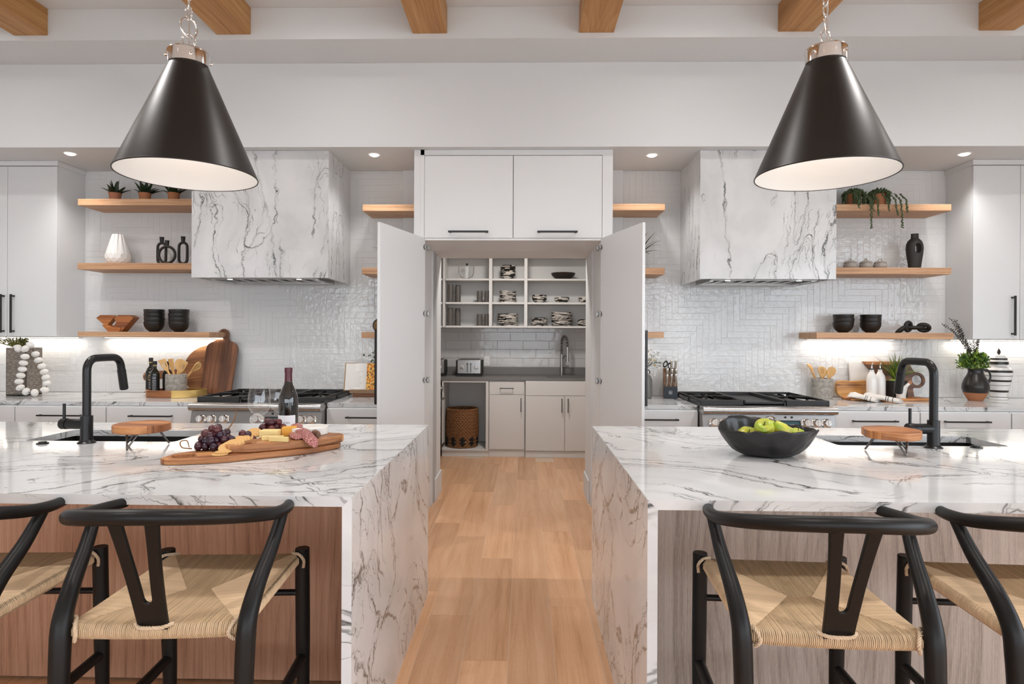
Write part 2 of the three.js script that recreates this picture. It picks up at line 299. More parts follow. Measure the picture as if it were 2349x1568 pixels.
glazedWall('wall_right', ZF - ZB, [[0.5, 8.0, 0.02, 2.75]], (o) => { o.position.set(XR, 0, ZF); o.rotation.y = Math.PI / 2; }, 4);
struct('ground', bb(XL - 14, XR + 16, -0.4, -0.16, ZB - 6, ZF + 22, 0), std(lin(0.46, 0.44, 0.41), 0.85));

// back walls with rectilinear herringbone tile, mirrored about the pantry
{
  const U = 0.0497, L = 6, chamfer = (w, h, ou, ov) => {
    const g = 0.0008, a = w / 2 - g, b = h / 2 - g, c = 0.0013, z1 = 0, z0 = -0.0016, P = [], I = [];
    const q = (p) => { const n = P.length / 3; p.forEach((v) => P.push(...v)); I.push(n, n + 1, n + 2, n, n + 2, n + 3); };
    q([[-a + c, -b + c, z1], [a - c, -b + c, z1], [a - c, b - c, z1], [-a + c, b - c, z1]]);
    q([[-a, -b, z0], [a, -b, z0], [a - c, -b + c, z1], [-a + c, -b + c, z1]]); q([[a, -b, z0], [a, b, z0], [a - c, b - c, z1], [a - c, -b + c, z1]]);
    q([[a, b, z0], [-a, b, z0], [-a + c, b - c, z1], [a - c, b - c, z1]]); q([[-a, b, z0], [-a, -b, z0], [-a + c, -b + c, z1], [-a + c, b - c, z1]]);
    const o = new THREE.BufferGeometry(); o.setAttribute('position', new THREE.Float32BufferAttribute(P, 3)); o.setIndex(I); o.computeVertexNormals(); return muv(flat(o), w > h ? 'x' : 'x', ou, ov);
  };
  const hs = [], vs = []; for (let i = 0; i < 8; i++) { hs.push(chamfer(L * U, U, i * 0.173, i * 0.081)); vs.push(chamfer(U, L * U, i * 0.113 + 0.05, i * 0.197)); }
  const hidden = (x, y) => y > 1.81 && ((x > -2.43 && x < -1.45) || (x > 1.29 && x < 2.23)) || (x < -3.66 && y > 1.38) || (x > 3.42 && y > 1.39) || x < -4.2 || x > 3.95;
  for (const side of [-1, 1]) {
    const x0 = side < 0 ? XL : PXR, x1 = side < 0 ? PXL : XR, y0 = 0.912, y1 = SOFF, all = [];
    const wall = struct('wall_back_' + (side < 0 ? 'left' : 'right'), bb(x0, x1, 0, CEIL, ZB - 0.2, ZB - 0.0045, 0), M.paint);
    mesh('grout', bb(Math.max(x0, -4.9), Math.min(x1, 4.7), y0, y1, ZB - 0.004, ZB - 0.0014, 0), M.grout, wall);
    const ox = side < 0 ? -3.62 : 3.44, oy = 0.93;
    for (let k = -60; k < 60; k++) for (let m = -10; m < 10; m++) for (const v of [0, 1]) {
      const gx = k + 2 * L * m, gy = k + v, w = v ? 1 : L, h = v ? L : 1;
      let a = (gx + w / 2) * U, b = (gy + h / 2) * U; b = -b; if (side > 0) a = -a;             // stairs run down and away from the pantry's mirror line
      const x = ox + a + 0.4, y = oy + b + 1.2;
      let hw = w * U / 2, hh = h * U / 2;
      if (x + hw < x0 + 0.02 || x - hw > x1 || y + hh < y0 + 0.004 || y - hh > y1 || x < -4.8 || x > 4.6) continue;
      const cx0 = Math.max(x - hw, x0), cx1 = Math.min(x + hw, x1), cy0 = Math.max(y - hh, y0), cy1 = Math.min(y + hh, y1);
      if (cx1 - cx0 < 0.008 || cy1 - cy0 < 0.008) continue;
      const cut = cx1 - cx0 < 2 * hw - 1e-4 || cy1 - cy0 < 2 * hh - 1e-4;
      const geo = cut ? chamfer(cx1 - cx0, cy1 - cy0, R0() * 2, R0() * 2) : (v ? vs : hs)[Math.floor(R0() * 8)];
      const mx = (cx0 + cx1) / 2, my = (cy0 + cy1) / 2;
      all.push({ geo, p: [mx, my, ZB + rnd(-0.0004, 0.0004)], r: [rnd(-0.009, 0.009) * (v ? 0.35 : 1), rnd(-0.009, 0.009) * (v ? 1 : 0.35), 0], out: hidden(mx, my), area: (cx1 - cx0) * (cy1 - cy0) });
    }
    all.sort((p, q) => p.out - q.out || q.area - p.area);
    const rest = [];
    all.forEach((t, i) => {
      if (i < 300 && !t.out) { const o = mesh('tile', t.geo, M.tile, wall); o.position.set(...t.p); o.rotation.set(...t.r); }
      else rest.push(t.geo.clone().applyMatrix4(new THREE.Matrix4().compose(V3(...t.p), new THREE.Quaternion().setFromEuler(new THREE.Euler(...t.r)), V3(1, 1, 1))));
    });
    const f = mesh('tile_field', mg(rest), M.tile, wall); f.userData.kind = 'stuff';
  }
}
// passage and pantry shell
struct('wall_passage_left', bb(PXL - 0.25, PXL, 0, CEIL, PZ, ZB + 0.02, 0.002), M.paint);
struct('wall_passage_right', bb(PXR, PXR + 0.25, 0, CEIL, PZ, ZB + 0.02, 0.002), M.paint);
struct('wall_passage_top', bb(PXL, PXR, 2.085, CEIL, PZ, ZB + 0.02, 0), M.paint);
struct('baseboard_left', bb(PXL, PXL + 0.012, 0, 0.19, PZ - 0.012, -5.1, 0.004), M.paint);
struct('baseboard_right', bb(PXR - 0.012, PXR, 0, 0.19, PZ - 0.012, -5.1, 0.004), M.paint);
struct('wall_pantry_left', bb(-1.95, -1.75, 0, 2.9, PBACK, PZ + 0.01, 0), M.paint);
struct('wall_pantry_right', bb(1.55, 1.75, 0, 2.9, PBACK, PZ + 0.01, 0), M.paint);
struct('wall_pantry_front_left', bb(-1.75, PXL - 0.25, 0, 2.9, PZ, PZ + 0.12, 0), M.paint);
struct('wall_pantry_front_right', bb(PXR + 0.25, 1.55, 0, 2.9, PZ, PZ + 0.12, 0), M.paint);
struct('ceiling_pantry', bb(-1.95, 1.75, 2.75, 2.9, PBACK - 0.1, PZ + 0.0, 0), M.ceiling);
{
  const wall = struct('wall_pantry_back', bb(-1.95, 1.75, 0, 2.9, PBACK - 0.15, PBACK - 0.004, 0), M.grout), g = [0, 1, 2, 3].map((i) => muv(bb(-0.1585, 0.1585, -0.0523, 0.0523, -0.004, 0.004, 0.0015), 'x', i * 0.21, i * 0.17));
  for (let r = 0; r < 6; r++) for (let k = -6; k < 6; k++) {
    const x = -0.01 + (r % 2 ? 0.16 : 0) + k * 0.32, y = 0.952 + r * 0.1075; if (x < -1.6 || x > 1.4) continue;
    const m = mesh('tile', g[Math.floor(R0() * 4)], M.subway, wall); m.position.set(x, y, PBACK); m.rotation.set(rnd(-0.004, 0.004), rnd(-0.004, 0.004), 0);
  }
}
// six timber beams that die into the drop
{
  const spots = [[-3.29, 'oak ceiling beam at the picture edge above the grey woven vase'], [-1.928, 'oak ceiling beam whose end hangs just beside the chain over the wine bottle'], [-0.627, 'oak ceiling beam above the flap doors, on the wine bottle side'], [0.465, 'oak ceiling beam above the flap doors, on the knife block side'],
    [1.755, 'oak ceiling beam with the pendant chain of the fruit bowl island before it'], [3.04, 'oak ceiling beam at the picture edge above the striped ginger jar']];
  spots.forEach(([x, label], i) => { const b = mesh('ceiling_beam', muv(bb(-0.114, 0.114, 3.377, CEIL, -4.0, -1.6, 0.003), 'z', i * 0.7, i * 0.29), M.beam); b.position.x = x; tag(b, label, 'beam', 'timber ceiling beams'); });
}
// recessed downlights in the soffit
function downlight(x, y, z, label, power, group, cone = 1.05) {
  const t = thing('recessed_light', label, 'light', [x, y, z], 0, group);
  mesh('trim_ring', lathe([[0.036, 0.001], [0.038, -0.003], [0.048, -0.003], [0.05, 0.0]], 32), M.white, t);
  mesh('diffuser', lathe([[0.036, 0.0], [0.034, -0.006], [0.022, -0.0125], [0, -0.0145]], 32), M.lampOn, t);
  const s = new THREE.SpotLight(new THREE.Color().setRGB(1, 0.965, 0.935), power, 0, cone, 0.7); s.position.set(0, -0.03, 0); s.target.position.set(0, -2, 0); s.shadow.radius = 2; s.castShadow = true; s.name = 'downlight_beam'; t.add(s, s.target);
}
downlight(-3.40, SOFF, -4.5, 'small recessed soffit light above the potted agaves', POWER.downlight, 'soffit downlights');
downlight(-1.125, SOFF, -4.54, 'small recessed soffit light between the wine side hood and the flap doors', POWER.downlight, 'soffit downlights');
downlight(0.946, SOFF, -4.56, 'small recessed soffit light between the flap doors and the fruit side hood', POWER.downlight, 'soffit downlights');
downlight(3.223, SOFF, -4.54, 'small recessed soffit light above the black vase with a hole', POWER.downlight, 'soffit downlights');
// ceiling downlights between the beams: they throw the drop's edge as a shadow on the soffit
for (const [x, w] of [[-3.757, 'in the ceiling bay beyond the picture edge, wine side'], [-1.28, 'in the ceiling bay over the short cookbook worktop'], [1.1, 'in the ceiling bay over the knife block'], [3.55, 'in the ceiling bay beyond the picture edge, fruit side']]) downlight(x, CEIL, -3.365, 'small added unseen light ' + w, POWER.ceiling, 'ceiling downlights', 1.5);
// unseen room downlights, added to brighten the floor, worktops and seats
for (const [x, z, w, k] of [[-0.08, -2.75, 'in the ceiling over the aisle between the islands', 'aisle'], [-2.62, -2.6, 'in the ceiling over the wine side sink', 'island'], [2.42, -2.6, 'in the ceiling over the fruit side sink', 'island'], [-2.45, -0.55, 'in the ceiling behind the wine side stools', 'room'], [-0.08, -0.55, 'in the ceiling at the near end of the aisle', 'room'], [2.3, -0.55, 'in the ceiling behind the fruit side stools', 'room']]) downlight(x, CEIL, z, 'small added unseen light ' + w, POWER[k], 'ceiling downlights', k === 'island' ? 1.35 : 1.15);

// ---------------------------------------------------------------- cabinets, counters, hoods, ranges, islands
// a bar pull, centred on the origin, standing off towards +z; upright when v is true
function pullGeo(len, v = false, s = 0.0105, off = 0.032) {
  const g = mg([cbox(len, s, s * 0.8, 0, 0, off, 0.001), cbox(s, s, off, -len / 2 + s, 0, off / 2, 0.001), cbox(s, s, off, len / 2 - s, 0, off / 2, 0.001)]);
  return v ? g.rotateZ(Math.PI / 2) : g;
}
const pull = (parent, x, y, z, len, v, s) => { const m = mesh('handle', pullGeo(len, v, s), M.blackMetal, parent); m.position.set(x, y, z); m.userData.label = 'slim black bar handle'; return m; };
function baseUnit(x0, x1, label, handle) {
  const t = thing('base_cabinet', label, 'cabinet', [(x0 + x1) / 2, 0, -4.65], 0, 'white drawer units along the tiled wall'), w = (x1 - x0) / 2;
  mesh('carcass', bb(-w, w, 0.1, 0.878, -0.34, 0.318), M.cabinet, t); mesh('plinth', bb(-w, w, 0, 0.1, -0.3, 0.26), M.cabinet, t);
  [[0.692, 0.872], [0.4, 0.687], [0.105, 0.395]].forEach(([a, b], i) => {
    const d = mesh('drawer', bb(-w + 0.0025, w - 0.0025, a, b, 0.319, 0.339, 0.002), M.cabinet, t);
    if (handle) pull(d, handle[0] - (x0 + x1) / 2, i ? b - 0.05 : 0.812, 0.339, handle[1], false);
  });
}
baseUnit(-4.6, -3.655, 'white drawer unit at the picture edge below the grey woven vase', null);
baseUnit(-3.652, -2.990, 'white drawer unit whose handle passes behind the faucet on the wine side', [-3.313, 0.315]);
baseUnit(-2.988, -2.334, 'white drawer unit below the wooden tray with the utensil crock', [-2.655, 0.31]);
baseUnit(-1.402, -0.806, 'white drawer unit below the open cookbook', [-1.104, 0.31]);
baseUnit(0.64, 1.226, 'white drawer unit below the knife block', [0.93, 0.31]);
baseUnit(2.143, 2.765, 'white drawer unit below the folded towels', [2.445, 0.31]);
baseUnit(2.768, 3.392, 'white drawer unit below the clay pitcher', [3.078, 0.31]);
baseUnit(3.395, 4.4, 'white drawer unit at the picture edge beside the one below the pitcher', null);

function backTop(x0, x1, label, o) {
  const m = mesh('countertop', muv(bb(x0, x1, 0.88, 0.91, -4.998, -4.33, 0.002, 2), 'x', o, o * 1.7), M.marbleTop); tag(m, label, 'countertop', 'marble worktops along the tiled wall');
}
backTop(-4.7, -2.332, 'veined marble worktop carrying the bead garland, tray and cutting boards', 0.2);
backTop(-1.404, -0.806, 'short veined marble worktop carrying the cookbook stand', 1.1);
backTop(0.64, 1.228, 'short veined marble worktop carrying the knife block', 2.3);
backTop(2.141, 4.45, 'veined marble worktop carrying the towels, pitcher and ginger jar', 3.2);

// wall cabinets in the corners
function wallCabinet(x0, x1, y0, seam, handles, label, inner) {
  const t = thing('wall_cabinet', label, 'cabinet', [(x0 + x1) / 2, y0, -4.998]), w = (x1 - x0) / 2, h = 2.705 - y0, cx = (x0 + x1) / 2;
  mesh('carcass', bb(-w, w, 0, h, 0, 0.278, 0.001), M.cabinet, t);
  const edges = [-w, ...seam.map((s) => s - cx), w];
  for (let i = 0; i < edges.length - 1; i++) {
    const d = mesh('door', bb(edges[i] + 0.0015, edges[i + 1] - 0.0015, 0.003, h - 0.004, 0.279, 0.299, 0.0015), M.cabinet, t), hx = handles[i];
    if (hx !== undefined) pull(d, hx - cx, 0.18, 0.299, 0.3, true, 0.013);
  }
  mesh('crown', bb(inner < 0 ? -w : -w - 0.012, inner < 0 ? w + 0.012 : w, h, SOFF - y0 - 0.001, 0, 0.312, 0.002), M.cabinet, t);
  return t;
}
wallCabinet(-4.75, -3.652, 1.37, [-4.046], [-4.07, -3.99], 'white wall cabinet over the grey woven vase and bead garland', -1);
wallCabinet(3.404, 4.5, 1.383, [3.757], [3.697, 3.81], 'white wall cabinet over the clay pitcher and ginger jar', 1);

// floating oak shelves
function shelf(x0, x1, y1, label, th = 0.05, j = []) {
  const t = thing('floating_shelf', label, 'shelf', [(x0 + x1) / 2, y1, -4.85], 0, 'floating oak shelves'), w = (x1 - x0) / 2, o = R0() * 3;
  mesh('board', muv(bb(-w, w, -th, 0, -0.148, 0.15, 0.002), 'x', o, o * 0.6), M.oak, t); return t;
}
const ledBars = [];
function strip(x0, x1, y, z, label) {
  const t = thing('led_strip', label, 'light', [(x0 + x1) / 2, y, z], 0, 'strips of light under shelves and cabinets'), w = x1 - x0;
  mesh('channel', bb(-w / 2, w / 2, -0.006, 0, -0.011, 0.011, 0.001), M.white, t);
  mesh('diffuser', bb(-w / 2 + 0.004, w / 2 - 0.004, -0.009, -0.006, -0.008, 0.008, 0.001), M.stripOn, t);
  const l = new THREE.RectAreaLight(new THREE.Color().setRGB(1, 0.90, 0.79), POWER.strip, w, 0.02); l.position.set(0, -0.011, 0); l.rotation.x = -Math.PI / 2; l.name = 'strip_glow'; t.add(l);
}
shelf(-3.49, -2.449, 2.448, 'upper oak shelf holding three potted agaves');
shelf(-3.49, -2.449, 1.948, 'oak shelf holding the white faceted vase and black ring holders');
shelf(-3.487, -2.449, 1.412, 'thin oak shelf holding the wooden knot and two stacks of four bowls', 0.04);
shelf(-1.253, -0.806, 2.404, 'upper empty oak shelf between the flap doors and the wine side hood');
shelf(-1.257, -0.806, 1.916, 'middle oak shelf behind the open pantry door on the wine side');
shelf(-1.258, -0.806, 1.418, 'thin oak shelf above the open cookbook', 0.048);
shelf(0.640, 1.077, 2.411, 'upper empty oak shelf between the flap doors and the fruit side hood');
shelf(0.640, 1.077, 1.92, 'oak shelf with a spiky plant behind the open pantry door');
shelf(0.640, 1.073, 1.429, 'thin oak shelf above the knife block', 0.048);
shelf(2.248, 3.242, 2.408, 'upper oak shelf holding two trailing plants');
shelf(2.248, 3.244, 1.926, 'oak shelf holding three lidded jars and the black vase with a hole');
shelf(2.232, 3.262, 1.43, 'thin oak shelf holding two stacks of three bowls and a chain ornament', 0.048);
strip(-3.44, -2.46, 1.371, -4.945, 'glowing light strip under the shelf with two stacks of four bowls');
strip(-1.12, -0.82, 1.369, -4.945, 'glowing light strip under the thin shelf above the cookbook');
strip(0.66, 0.95, 1.38, -4.945, 'glowing light strip under the thin shelf above the knife block');
strip(2.27, 2.96, 1.381, -4.945, 'glowing light strip under the shelf with two stacks of three bowls');
strip(-4.6, -3.66, 1.369, -4.945, 'glowing light strip under the wall cabinet over the woven vase');
strip(3.41, 4.4, 1.382, -4.945, 'glowing light strip under the wall cabinet over the ginger jar');

// marble hoods
function hood(x0, x1, label, o) {
  const t = thing('range_hood', label, 'hood', [(x0 + x1) / 2, 1.812, -4.998], 0, 'marble clad range hoods'), w = (x1 - x0) / 2, h = SOFF - 1.812 - 0.001;
  mesh('front_slab', muv(bb(-w, w, 0, h, 0.538, 0.558, 0.0012), 'y', 0.01, 0.55), M.marbleHood[o], t);
  mesh('side_slab', muv(bb(-w, -w + 0.02, 0, h, 0, 0.538, 0.0012), 'y', 0.1, 0.1), M.marbleHood[o], t); mesh('side_slab', muv(bb(w - 0.02, w, 0, h, 0, 0.538, 0.0012), 'y', 0.3, 0.4), M.marbleHood[o], t);
  mesh('soffit_panel', mg([bb(-w + 0.02, w - 0.02, 0.03, 0.045, 0.0, 0.09), bb(-w + 0.02, w - 0.02, 0.03, 0.045, 0.49, 0.538), bb(-w + 0.02, -w + 0.1, 0.03, 0.045, 0.09, 0.49), bb(w - 0.1, w - 0.02, 0.03, 0.045, 0.09, 0.49)]), M.white, t);
  const ins = mesh('steel_insert', mg([bb(-w + 0.1, w - 0.1, -0.012, 0.035, 0.09, 0.13), bb(-w + 0.1, w - 0.1, -0.004, 0.035, 0.46, 0.49), bb(-w + 0.1, -w + 0.13, -0.01, 0.035, 0.13, 0.46), bb(w - 0.13, w - 0.1, -0.01, 0.035, 0.13, 0.46), bb(-w + 0.1, w - 0.1, 0.05, 0.06, 0.1, 0.48)]), M.steel, t);
  for (const lx of [-0.26, 0.26]) { const lamp = mesh('hood_lamp', cyl(0.018, 0.018, 0.003, 24), M.lampOn, ins); lamp.position.set(lx, -0.0055, 0.475); const s = new THREE.SpotLight(new THREE.Color().setRGB(1, 0.96, 0.92), POWER.hood, 0, 1.25, 0.6); s.position.set(lx, -0.014, 0.475); s.target.position.set(lx, -2, 0.3); s.castShadow = true; s.shadow.radius = 1.2; s.name = 'hood_beam'; ins.add(s, s.target); }
  const n = 16; for (let i = 0; i < n; i++) { const x = lerp(-w + 0.15, w - 0.15, i / (n - 1)); mesh('baffle', muv(cbox(0.03, 0.012, 0.33, 0, 0, 0, 0.004), 'z'), M.steel, ins).position.set(x, 0.012 + (i % 2) * 0.016, 0.295); }
}
hood(-2.447, -1.434, 'tall marble range hood behind the pendant on the wine bottle side', 0);
hood(1.27, 2.246, 'tall marble range hood behind the pendant on the fruit bowl side', 1);

// ranges
function range(x0, x1, label) {
  const t = thing('gas_range', label, 'range', [(x0 + x1) / 2, 0, -4.65]), W2 = (x1 - x0) / 2, w = W2 * 2, at = (f) => -W2 + f * w;
  mesh('body', muv(bb(-W2, W2, 0.08, 0.90, -0.33, 0.375, 0.003), 'x'), M.steel, t);
  mesh('control_panel', muv(ext(shapeOf([[0.375, 0.74], [0.44, 0.755], [0.415, 0.86], [0.375, 0.86]]), w, 0.002).rotateY(-Math.PI / 2).translate(W2, 0, 0).applyMatrix4(new THREE.Matrix4().makeScale(1, 1, 1)), 'x'), M.panelSteel, t);
  mesh('oven_door', muv(bb(-W2 + 0.004, W2 - 0.004, 0.16, 0.73, 0.376, 0.405, 0.004), 'x'), M.steel, t);
  mesh('door_bar', rod([-W2 + 0.05, 0.68, 0.46], [W2 - 0.05, 0.68, 0.46], 0.014), M.chrome, t);
  // bullnose rail along the front
  const bn = new THREE.Shape(); bn.moveTo(0.37, 0.862); bn.lineTo(0.43, 0.862); bn.quadraticCurveTo(0.462, 0.864, 0.462, 0.888); bn.quadraticCurveTo(0.46, 0.914, 0.43, 0.917); bn.lineTo(0.37, 0.917); bn.closePath();
  mesh('front_rail', muv(ext(bn, w + 0.004, 0.001, 10).rotateY(-Math.PI / 2).translate(W2 + 0.002, 0, 0), 'x'), M.steel, t);
  mesh('back_trim', muv(bb(-W2 - 0.01, W2 + 0.01, 0.90, 0.945, -0.342, -0.30, 0.003), 'x'), M.steel, t);
  mesh('cooktop_pan', bb(-W2, W2, 0.90, 0.912, -0.30, 0.37, 0.002), M.iron, t);
  const th = (w - 0.03) / 3;
  for (const k of [0, 1, 2]) {
    const cx = at(0.5) + (k - 1) * (th + 0.006), gx = th / 2 - 0.004, z0 = -0.285, z1 = 0.345, y = 0.944, L = [];
    if (k === 1) { const gr = mesh('griddle', mg([bb(cx - gx, cx + gx, 0.914, 0.928, z0, z1, 0.002), bb(cx - gx, cx - gx + 0.014, 0.914, 0.953, z0, z1, 0.004), bb(cx + gx - 0.014, cx + gx, 0.914, 0.953, z0, z1, 0.004), bb(cx - gx, cx + gx, 0.914, 0.953, z0, z0 + 0.016, 0.004), bb(cx - gx, cx + gx, 0.914, 0.94, z1 - 0.02, z1, 0.004)]), M.iron, t); continue; }
    const bar = (xa, za, xb, zb, s = 0.013) => { const len = Math.hypot(xb - xa, zb - za); const g = cbox(len, 0.017, s, 0, 0, 0, 0.003).rotateY(-Math.atan2(zb - za, xb - xa)); L.push(g.translate((xa + xb) / 2 + cx, y, (za + zb) / 2)); };
    bar(-gx, z0, gx, z0); bar(-gx, z1, gx, z1); bar(-gx, z0, -gx, z1); bar(gx, z0, gx, z1); bar(-gx, 0.03, gx, 0.03, 0.016);
    for (const zc of [-0.127, 0.187]) { for (let a = 0; a < 8; a++) { const c = Math.cos(a * Math.PI / 4), s = Math.sin(a * Math.PI / 4), k2 = a % 2 ? 1.0 : 1; const ex = a % 2 ? gx * Math.sign(c) : c * gx, ez = a % 2 ? 0.145 * Math.sign(s) : s * 0.152; bar(c * 0.045, s * 0.045, ex * k2, ez * k2, 0.011); } }
    for (const sx of [-1, 1]) for (const z of [z0, 0.03, z1]) L.push(cbox(0.016, 0.03, 0.016, cx + sx * gx, 0.926, z, 0.003));
    // the front of each grate drops like a skirt
    L.push(bb(cx - gx - 0.006, cx + gx + 0.006, 0.917, 0.952, z1 - 0.004, z1 + 0.012, 0.003));
    mesh('grate', mg(L), M.iron, t);
    for (const zc of [-0.127, 0.187]) { const b = mesh('burner', lathe([[0, 0.93], [0.034, 0.93], [0.036, 0.926], [0.04, 0.922], [0.042, 0.912]], 24), M.darkSteel, t); b.position.set(cx, 0, zc); }
  }
  // knobs on the sloping panel
  const tilt = 0.24, knob = mg([lathe([[0.031, 0], [0.031, 0.004], [0.024, 0.007], [0.022, 0.03], [0.0235, 0.034], [0.022, 0.037], [0, 0.037]], 28), cbox(0.007, 0.006, 0.042, 0, 0.039, 0, 0.002)]).rotateX(Math.PI / 2 - 0), collar = lathe([[0.034, -0.001], [0.034, 0.003], [0.030, 0.004]], 28).rotateX(Math.PI / 2);
  for (const f of [0.085, 0.165, 0.262, 0.775, 0.852, 0.928]) { const k = mesh('knob', knob, M.chrome, t); k.position.set(at(f), 0.803, 0.431); k.rotation.x = -tilt; mesh('collar', collar, M.chrome, k); }
  const d = mesh('oven_dial', mg([lathe([[0.05, 0], [0.05, 0.004], [0.045, 0.006], [0.045, 0.002], [0, 0.002]], 36), lathe([[0.027, 0.003], [0.025, 0.034], [0.022, 0.038], [0, 0.038]], 28)]).rotateX(Math.PI / 2), M.chrome, t); d.position.set(at(0.51), 0.803, 0.431); d.rotation.x = -tilt;
  const s = mesh('display', mg([cbox(0.135, 0.05, 0.006, 0, 0, 0, 0.002)]), std(lin(0.05, 0.12, 0.15), 0.08), t); s.position.set(at(0.652), 0.792, 0.433); s.rotation.x = -tilt; mesh('display_frame', mg([bb(-0.072, 0.072, 0.025, 0.031, -0.004, 0.005), bb(-0.072, 0.072, -0.031, -0.025, -0.004, 0.005), bb(-0.073, -0.067, -0.031, 0.031, -0.004, 0.005), bb(0.067, 0.073, -0.031, 0.031, -0.004, 0.005)]), M.blackMetal, s);
  for (const dx of [-0.022, 0.022]) { const b = mesh('button', lathe([[0.007, 0], [0.006, 0.006], [0, 0.006]], 12).rotateX(Math.PI / 2), M.blackMetal, t); b.position.set(at(0.65) + dx, 0.843, 0.421); b.rotation.x = -tilt; }
}
range(-2.328, -1.408, 'stainless gas range seen behind the wine glasses and bottle');
range(1.231, 2.138, 'stainless gas range seen behind the bowl of green apples');

// tall pantry cabinet with two flap doors, and the two swung pantry doors
{
  const t = thing('pantry_cabinet', 'tall white built-in cabinet framing the pantry opening under two flap doors', 'cabinet', [0, 0, -4.42]);
  mesh('side_panel', bb(-0.803, -0.757, 0, 2.742, -0.58, 0, 0.001), M.cabinet, t); mesh('side_panel', bb(0.562, 0.637, 0, 2.742, -0.58, 0, 0.001), M.cabinet, t);
  mesh('stile', bb(-0.757, -0.728, 2.085, 2.742, -0.03, 0, 0.001), M.cabinet, t);
  mesh('carcass', bb(-0.757, 0.562, 2.085, 2.742, -0.58, -0.022, 0.001), M.cabinet, t);
  mesh('top_rail', bb(-0.757, 0.562, 2.703, 2.742, -0.022, 0, 0.001), M.cabinet, t);
  mesh('bottom_rail', bb(-0.728, 0.562, 2.085, 2.1, -0.022, 0, 0.001), M.cabinet, t);
  for (const [a, b, hx] of [[-0.7265, -0.0855, -0.405], [-0.0795, 0.5595, 0.237]]) { const d = mesh('flap_door', bb(a, b, 2.103, 2.7, -0.021, -0.001, 0.0018), M.cabinet, t); pull(d, hx, 2.144, -0.001, 0.29, false, 0.013); }
}
for (const s of [-1, 1]) {
  // hinge at the stile; the leaf runs forward and away from the opening
  const hx = s < 0 ? -0.716 : 0.548, t = thing('pantry_door', s < 0 ? 'open white pantry door beside the cookbook, swung out past the wine side island' : 'open white pantry door beside the knife block, swung out past the fruit side island', 'door', [hx, 0, -4.402]);
  const a = 0.275; t.rotation.y = s * a;                       // the leaf is built along +z, then swung outwards
  const wd = 0.655, o = s < 0 ? [-0.021, -0.001] : [0.001, 0.021];
  mesh('leaf', bb(o[0], o[1], 0.02, 2.098, 0, wd, 0.002), M.cabinet, t);
  const h = mesh('handle', mg([bb(-0.006, 0.006, 0.958, 1.432, wd - 0.06, wd - 0.046, 0.001).translate(s * 0.058, 0, 0), bb(Math.min(s * 0.02, s * 0.064), Math.max(s * 0.02, s * 0.064), 0.958, 0.972, wd - 0.06, wd - 0.046, 0.001), bb(Math.min(s * 0.02, s * 0.064), Math.max(s * 0.02, s * 0.064), 1.418, 1.432, wd - 0.06, wd - 0.046, 0.001)]), M.blackMetal, t, 'long black bar handle');
  for (const y of [2.03, 1.552, 1.072, 0.35]) {
    const g = mesh('hinge', mg([lathe([[0.013, 0], [0.013, 0.002], [0, 0.002]], 20).rotateZ(s * Math.PI / 2).scale(1, 1.2, 1).translate(0, 0, 0.022), cbox(0.014, 0.02, 0.05, -s * 0.012, 0, 0.006, 0.002), cbox(0.02, 0.045, 0.012, -s * 0.016, 0, -0.016, 0.002), cyl(0.004, 0.004, 0.008, 10).rotateZ(Math.PI / 2).translate(-s * 0.006, 0.017, 0.022), cyl(0.004, 0.004, 0.008, 10).rotateZ(Math.PI / 2).translate(-s * 0.006, -0.017, 0.022)]), M.steel, t); g.position.y = y;
  }
}

